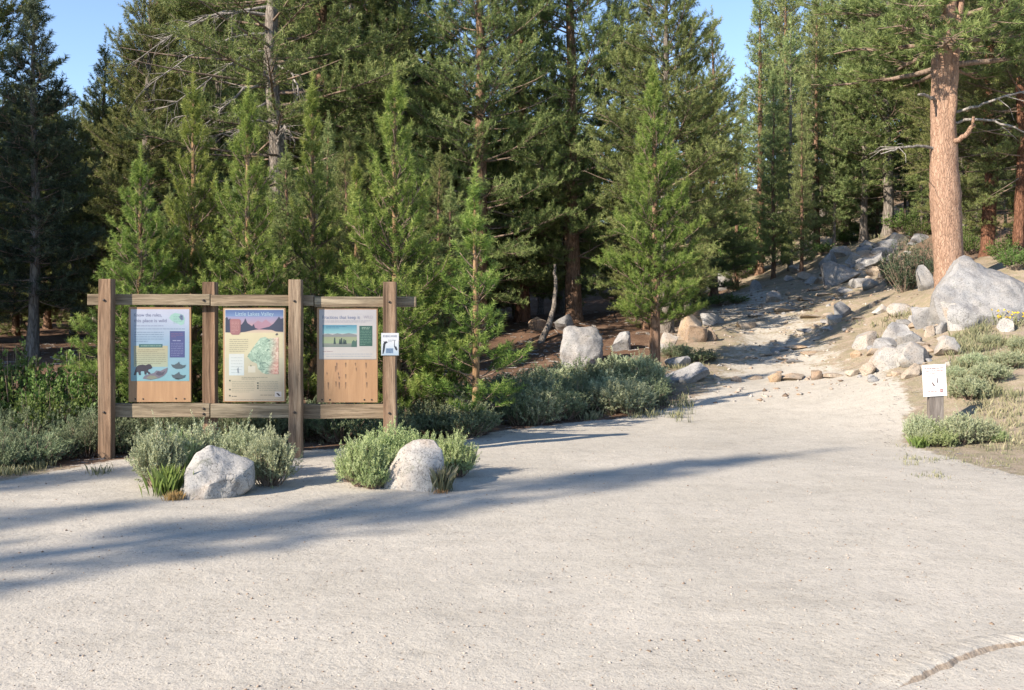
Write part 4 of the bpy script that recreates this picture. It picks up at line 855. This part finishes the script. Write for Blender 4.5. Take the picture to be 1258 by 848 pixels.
def lin(c):
    g = sum(c) / 3; c = [(x * .66 + g * .34) * .80 + 8 for x in c]; return tuple((x / 255 / 12.92) if x <= 10 else ((x / 255 + .055) / 1.055) ** 2.4 for x in c)
class Print:
    """flat print: coloured shapes laid a fraction of a millimetre over one another on a sheet"""
    def __init__(s, y, X=kx, Zf=kz, origin=KB): s.y, s.X, s.Zf, s.o, s.V, s.Fc, s.K, s.n = y, X, Zf, origin, [], [], [], 0
    def poly(s, pts, cols, lay):
        if isinstance(cols[0], (int, float)): cols = [cols] * len(pts)
        b = len(s.V)
        for (a, c), k_ in zip(pts, cols): s.V.append((s.X(a) - s.o[0], s.y - lay * .0007 - s.o[1], s.Zf(c) - s.o[2])); s.K.append((*lin(k_), 1))
        s.Fc.append(list(range(b, b + len(pts))))
    def rect(s, a, c, b, d, col, lay, col2=None): s.poly([(a, d), (b, d), (b, c), (a, c)], [col2 or col] * 2 + [col] * 2, lay)
    def lines(s, a, b, c, d, n, col, lay, th=.7, seed=0, words=True):
        q = random.Random(seed)
        for i in range(n):
            yy = c + (d - c) * (i + .5) / n; x_ = a; end = b if i < n - 1 or n == 1 else a + (b - a) * q.uniform(.4, .9)
            while x_ < end - .5:
                w_ = min(q.uniform(1.2, 5.5), end - x_) if words else end - x_; s.rect(x_, yy - th / 2, x_ + w_, yy + th / 2, col, lay); x_ += w_ + .7
    def text(s, txt, a, c, width, col, lay, height=None):
        cu = bpy.data.curves.new('t', 'FONT'); cu.body = txt; cu.size = 1; ob = bpy.data.objects.new('t', cu); C.objects.link(ob); bpy.context.view_layer.update()
        me = ob.evaluated_get(bpy.context.evaluated_depsgraph_get()).to_mesh(); xs = [v.co.x for v in me.vertices]; k_ = width / (max(xs) - min(xs)); kh = k_ if height is None else height / .72
        b = len(s.V)
        for v in me.vertices: s.V.append((s.X(a + (v.co.x - min(xs)) * k_) - s.o[0], s.y - lay * .0007 - s.o[1], s.Zf(c - v.co.y * kh) - s.o[2])); s.K.append((*lin(col), 1))
        for p in me.polygons: s.Fc.append([b + i for i in p.vertices])
        ob.evaluated_get(bpy.context.evaluated_depsgraph_get()).to_mesh_clear(); bpy.data.objects.remove(ob); bpy.data.curves.remove(cu)
    def build(s, name, parent, label=None):
        me = bpy.data.meshes.new(name); me.from_pydata(s.V, [], s.Fc); a = me.color_attributes.new('ink', 'FLOAT_COLOR', 'POINT'); a.data.foreach_set('color', np.array(s.K, np.float32).ravel()); me.materials.append(M['print'])
        o = link(name, me, parent)
        if label: o['label'] = label
        return o
PY = KY + .03
def panel(a, c, b, d, lab): o = part('sign_panel', kx(a), kx(b), PY, PY + .035, kz(d), kz(c), 'plywood', bev=.004, jit=.0005, seg=2); o['label'] = lab; return o
# panel with the bear
p1 = panel(156.5, 377, 233.5, 494.5, 'tan panel with a blue poster showing a bear')
q = Print(PY - .001)
mid = (118, 160, 200)
q.rect(159.5, 380, 231.5, 420, (172, 180, 212), 1, mid); q.rect(159.5, 420, 231.5, 468.5, mid, 1, (98, 172, 190))
q.text('Know the rules,', 163.5, 389, 34, (92, 100, 150), 3, 4.2); q.text('this place is wild', 163.5, 396, 40, (92, 100, 150), 3, 4.2)
q.poly([(206.5, 391), (209, 387), (214, 384.5), (219, 385.5), (224, 387), (226, 392), (225, 398), (221, 400), (216, 397), (211, 395)], (128, 190, 178), 2)
q.poly([(219, 390), (221, 386), (224, 388), (224.5, 393), (222, 394)], (88, 110, 160), 3); q.lines(212, 223, 388, 398, 5, (100, 165, 160), 3, .6, 4)
q.lines(164, 200, 399.5, 401.5, 1, (110, 125, 170), 3, .7, 1); q.lines(164, 226, 403, 405.5, 1, (95, 125, 165), 3, .7, 2); q.lines(164, 200, 407, 421, 5, (88, 125, 165), 3, .7, 3)
q.rect(207.5, 407, 226, 439.5, (52, 62, 140), 2); q.lines(209, 224, 409, 415, 3, (105, 70, 130), 3, .7, 5); q.lines(211, 222, 418, 419.5, 1, (130, 140, 195), 3, 1, 6); q.lines(209, 224, 421, 438, 8, (105, 115, 180), 3, .6, 7)
q.rect(163, 425, 205, 451, (172, 165, 120), 2, (150, 170, 140)); q.rect(169.5, 423, 198.5, 427.2, (30, 96, 98), 3); q.lines(172, 197, 424.3, 426, 1, (120, 165, 150), 4, .9, 8)
q.lines(168, 202, 429, 433, 2, (128, 120, 90), 3, .6, 9); q.lines(165, 203, 433, 448, 6, (122, 122, 95), 3, .6, 10)
bear = [(163, 461), (164.5, 456.5), (166, 451.5), (169, 449), (174, 448.2), (178, 449), (181, 447.6), (183.5, 447.8), (185, 449.5), (186, 452), (184, 453.5), (181.5, 454), (180.5, 456), (183, 458), (184, 459.5), (181.5, 460), (179, 457.5), (178.5, 460.5), (176.5, 460.5), (176, 456.5), (172, 456.3), (171.5, 458), (172, 461), (169.5, 461), (168.5, 457), (166.5, 458), (165.5, 461.3)]
q.poly(bear, (46, 40, 62), 4)
q.poly([(174, 465.5), (177, 461.5), (182, 460), (188, 458.5), (191, 455.5), (196, 456), (201, 453.5), (205, 452), (204, 457.5), (200, 462), (194, 465), (184, 467)], (104, 98, 122), 4)
q.poly([(178, 465), (183, 461.5), (189, 462), (193, 464.5), (186, 466.5)], (120, 128, 108), 5); q.poly([(190, 460), (193, 456.5), (198, 458), (202, 456), (199, 461), (194, 462)], (70, 66, 92), 5)
for dx, dy in ((0, 0), (.5, 12.5)):
    q.poly([(209 + dx, 448 + dy), (213, 448.5 + dy), (217, 446.5 + dy * .97), (219, 444.5 + dy), (220, 447.5 + dy), (224, 449 + dy), (227.5, 448.5 + dy), (226, 451.5 + dy), (222, 453.3 + dy), (215, 453.5 + dy), (211, 451.5 + dy)], (62, 84, 98), 4)
q.poly([(213, 466), (217, 465), (221, 465.8), (218, 467.2)], (84, 120, 130), 4)
q.build('poster', p1)
def screws(pts, y):
    for px, py in pts:
        tb = Tubes(); tb.add([(kx(px) - KB[0], y + .004 - KB[1], kz(py) - KB[2]), (kx(px) - KB[0], y - .004 - KB[1], kz(py) - KB[2])], [.009, .009], 8); yield tb.mesh('screw', M['iron'])
for me in screws([(165, 490.5), (174.5, 490.5), (215, 490), (225.5, 490.3)], PY): link('screw', me, p1)
# map panel
p2 = panel(273, 378, 350, 494.5, 'pale panel with a lake painting and a relief map')
q = Print(PY - .001); q.rect(275, 379.5, 348.5, 493, (205, 190, 165), 1)
q.rect(276, 381, 347.3, 389, (48, 84, 165), 2, (92, 130, 195)); q.rect(276, 389, 347.3, 399, (128, 132, 190), 2, (175, 130, 150)); q.rect(276, 399, 347.3, 409, (185, 140, 150), 2, (205, 180, 145)); q.rect(276, 409, 347.3, 440, (208, 196, 146), 2, (198, 190, 146)); q.rect(276, 440, 347.3, 492, (188, 186, 150), 2, (198, 176, 142))
q.text('Little Lakes Valley', 288.5, 388, 47, (150, 190, 222), 4, 4.8)
q.poly([(306, 402), (311, 398), (316, 394), (321, 396.5), (326, 392.5), (331, 397), (336, 402), (330, 405.5), (312, 405.5)], (168, 112, 140), 3)
q.poly([(276, 408.5), (276, 391), (278, 389.5), (280, 393), (282, 391), (283, 396), (296, 399), (299, 395), (300.5, 391), (303, 397), (306, 399), (309, 401), (311, 398), (312.5, 403), (317, 404.5), (309, 406), (300, 408), (290, 409)], (42, 50, 84), 4)
q.poly([(347.3, 408), (347.3, 391), (344, 392), (342, 389), (340, 392), (337.5, 395), (335, 398), (330, 401.5), (322, 403.5), (318, 404.5), (326, 405), (333, 405.5), (338, 407.5)], (46, 54, 90), 4)
q.poly([(281.5, 393.5), (283, 392), (293, 392), (295, 394), (294.5, 409), (292.5, 411.5), (284, 411.5), (282, 409)], (165, 92, 96), 5); q.lines(283.5, 293, 395, 409, 8, (195, 130, 125), 6, .6, 11)
q.poly([(337.5, 411), (339.5, 409.3), (341, 410.3), (340.3, 412), (338, 412.2)], (90, 84, 84), 5)
q.lines(281, 304, 416, 433, 7, (140, 140, 112), 4, .6, 12); q.rect(280.5, 435, 299, 461.5, (196, 204, 200), 3, (184, 204, 210)); q.lines(283, 297, 438, 460, 6, (150, 165, 168), 4, .5, 13)
q.poly([(290.5, 454), (292, 451), (292.5, 459), (291, 458)], (120, 135, 150), 5); q.rect(304, 450, 313, 458, (205, 200, 175), 3); q.poly([(306.5, 448.5), (308.5, 449.5), (307.5, 451)], (70, 95, 80), 5)
q.lines(296, 328, 463, 467, 2, (128, 128, 105), 4, .6, 14); q.lines(284, 312, 468, 483, 7, (148, 148, 120), 4, .5, 15); q.lines(318, 341, 468, 481, 6, (140, 142, 116), 4, .5, 16)
for a, c in ((281.5, 468), (281.5, 479), (316, 471), (316, 474.3), (316, 477.3), (281.5, 486.5)): q.rect(a - 1, c - .9, a + 1, c + .9, (78, 88, 72), 4)
q.lines(319, 336, 485, 486.6, 1, (120, 100, 80), 4, .7, 17); q.lines(284, 290, 486.5, 488, 1, (80, 80, 70), 4, .9, 18); q.rect(337, 481.5, 345, 488, (208, 200, 198), 3); q.poly([(338.5, 483.5), (341, 483.3), (344, 486.6), (341.5, 486.8)], (60, 40, 52), 5); q.lines(284, 344, 491, 492, 1, (140, 120, 100), 4, .5, 19)
q.build('poster', p2)
mp = [(304, 436), (309, 429), (314, 422), (319, 415.5), (325, 414), (329, 416.5), (341.5, 414.5), (341.5, 460), (326, 460), (321, 458), (316, 453), (315, 447), (308, 444), (303, 438.5)]
me = bpy.data.meshes.new('relief_map'); me.from_pydata([(kx(a) - KB[0], PY - .005 - KB[1], kz(c) - KB[2]) for a, c in mp[::-1]], [], [list(range(len(mp)))]); me.materials.append(M['map']); o = link('relief_map', me, p2)
# half empty panel
p3 = panel(388.5, 378, 463.5, 495, 'tan panel with a pale poster over its upper half only')
q = Print(PY - .001); q.rect(391.5, 380.5, 462, 441, (172, 172, 182), 1, (180, 176, 172))
q.text('Practices that keep it', 395.5, 392, 46, (88, 104, 158), 3, 4.4); q.text('WILD', 446, 391.6, 11.5, (158, 152, 172), 3, 4); q.lines(395, 456, 393.6, 396.6, 2, (140, 142, 165), 3, .5, 20)
q.rect(395.5, 399.5, 437.8, 410, (38, 130, 172), 2, (110, 185, 195)); q.lines(400, 425, 400.5, 404, 2, (30, 100, 150), 3, .6, 21)
q.poly([(395.5, 414), (395.5, 411.5), (402, 410), (408, 411.5), (414, 409.5), (420, 411), (428, 409.3), (437.8, 411.5), (437.8, 414)], (118, 124, 128), 3); q.rect(395.5, 413, 437.8, 422, (140, 150, 110), 2, (130, 160, 110)); q.rect(395.5, 422, 437.8, 426.5, (120, 128, 118), 2, (86, 112, 108))
for a, h_ in ((410.5, 8), (417, 6), (419, 7.5), (422, 6), (424, 5)): q.poly([(a - 1.3, 423), (a - .8, 423 - h_ * .6), (a - .5, 423 - h_), (a + .7, 423 - h_), (a + .9, 423 - h_ * .5), (a + 1.5, 423)], (36, 62, 66), 4)
q.poly([(431, 426.5), (432, 420), (434, 418), (436, 420), (437.8, 417.5), (437.8, 426.5)], (48, 96, 84), 4)
q.rect(441, 400.5, 457, 425.5, (28, 88, 76), 2); q.lines(444, 455, 402, 405, 2, (130, 170, 150), 3, .7, 22); q.lines(442, 456, 406, 424.5, 9, (84, 138, 118), 3, .6, 23)
q.lines(396, 408, 431, 433, 1, (150, 120, 130), 3, .7, 24); q.lines(396, 457, 434.5, 436, 1, (130, 150, 175), 3, .5, 25); q.lines(400, 456, 437.3, 438.6, 1, (130, 150, 175), 3, .5, 26)
q.poly([(391.5, 441), (462, 441), (462, 442), (391.5, 442)], (150, 140, 140), 1)
rq = random.Random(8)                              # rusty runs below old screw holes
for a, c in ((413, 446), (411.5, 450), (415, 458), (416, 463), (424, 446), (424, 460), (424, 470), (436, 446), (437, 452), (416, 470), (401, 458), (402.5, 470), (412, 469), (449, 446), (449, 458), (450, 470)):
    w_ = rq.uniform(.5, 1.0); l_ = rq.uniform(2, 9); q.poly([(a - w_, c), (a + w_, c), (a + w_ * .4, c + l_), (a - w_ * .4, c + l_)], [(120, 80, 58)] * 2 + [(170, 120, 76)] * 2, 2)
q.build('poster', p3)
for me in screws([(395, 491.5), (404.5, 491.5), (447, 491.5), (456, 491.5)], PY): link('screw', me, p3)
# small notice nailed to the end post
NY = KY - .135 - .012; nb = (kx(481), NY, kz(436))
nt = link('notice_sign', box_mesh('notice_sign', kx(470.5), kx(491.8), NY, NY + .006, kz(436), kz(408.8), 'print', bev=.001, jit=0, seg=1, origin=nb), None, nb)
nt.data.color_attributes.new('ink', 'FLOAT_COLOR', 'POINT').data.foreach_set('color', np.tile(np.array([*lin((205, 212, 222)), 1], np.float32), len(nt.data.vertices)))
tag(nt, 'small white notice nailed to the end post of the information board', 'sign')
q = Print(NY - .0008, origin=nb); q.rect(471, 418, 491.3, 435.6, (205, 212, 222), 1, (150, 185, 215)); q.text('BE BEAR AWARE', 472.5, 413.8, 17, (120, 130, 165), 2, 2.6); q.lines(479, 488, 416.5, 420, 2, (130, 145, 175), 2, .6, 31)
q.poly([(472, 434), (472.5, 427), (473, 422), (474, 420), (472.8, 418.3), (474.5, 419.2), (477, 418.6), (478.6, 420.5), (477, 421), (475.5, 422.5), (475, 427), (474.5, 430), (473.2, 434)], (28, 32, 50), 2)
q.poly([(486.4, 417.5), (486.9, 417.5), (487, 424.5), (489, 425.5), (490.2, 428.5), (489.5, 430.2), (487.8, 429), (486.2, 425.5)], (34, 40, 62), 2); q.rect(476.2, 427.3, 485, 433.2, (90, 130, 178), 2); q.lines(477, 484.3, 428, 432.8, 3, (60, 95, 145), 3, .6, 32)
q.build('print', nt)

# ------------------------------------------------------------------ the small white sign on its stake
sx, sy, szz = hit(1150, 527); k = sy / F; org = (sx, sy, szz)
wx = lambda px: (px - CX) / F * sy
wz = lambda py: EYE + (HY - py) / F * sy
sg = bpy.data.objects.new('trail_sign', None); C.objects.link(sg); sg.location = org; tag(sg, 'small white sign on a short grey wooden stake in the sagebrush', 'sign')
link('stake', box_mesh('stake', wx(1142), wx(1160), sy + .01, sy + .09, szz - .2, wz(449), 'wood_grey', origin=org, seed=40, bev=.006, jit=.004), sg)
ang = math.radians(3.2)
bd = link('sign_plate', box_mesh('sign_plate', wx(1133.5), wx(1162.5), sy - .004, sy + .004, wz(487), wz(448), 'print', bev=.001, jit=0, seg=1, origin=(wx(1148), sy, wz(467.5))), sg, (wx(1148) - sx, 0, wz(467.5) - szz))
bd.rotation_euler = (0, -ang, 0)
bd.data.color_attributes.new('ink', 'FLOAT_COLOR', 'POINT').data.foreach_set('color', np.tile(np.array([.72, .72, .71, 1], np.float32), len(bd.data.vertices)))
q = Print(sy - .0045, wx, wz, (wx(1148), sy, wz(467.5))); red = (205, 130, 125)
q.lines(1136, 1160, 451.5, 453.6, 1, (175, 120, 120), 2, 1.1, 41); q.lines(1138, 1159, 454.6, 456.6, 1, red, 2, .9, 42); q.lines(1143, 1153, 457.6, 459.3, 1, red, 2, .9, 43)
for a, c, b, d in ((1140, 462, 1155.5, 462.5), (1140, 476.2, 1155.5, 476.7), (1140, 462.5, 1140.5, 476.2), (1155, 462.5, 1155.5, 476.2)): q.rect(a, c, b, d, (190, 165, 160), 2)
q.poly([(1144, 470), (1145, 469.3), (1148, 473.4), (1147.3, 474.6), (1146, 474)], (120, 80, 84), 3); q.poly([(1151.2, 464.5), (1152, 464.5), (1152, 470), (1151, 471.5), (1150.6, 470)], (110, 84, 90), 3)
q.lines(1139, 1150, 480, 481.5, 1, red, 2, .9, 44); q.rect(1154, 478, 1157.6, 482.6, (200, 130, 128), 2); q.rect(1154.8, 479.8, 1156.8, 480.8, (225, 200, 200), 3); q.rect(1147.4, 460.3, 1148.4, 461.3, (80, 80, 80), 2); q.rect(1149.4, 483.5, 1150.3, 484.4, (80, 80, 80), 2)
q.build('print', bd)
tri = sum(len(m.polygons) for m in bpy.data.meshes); print('faces', tri)
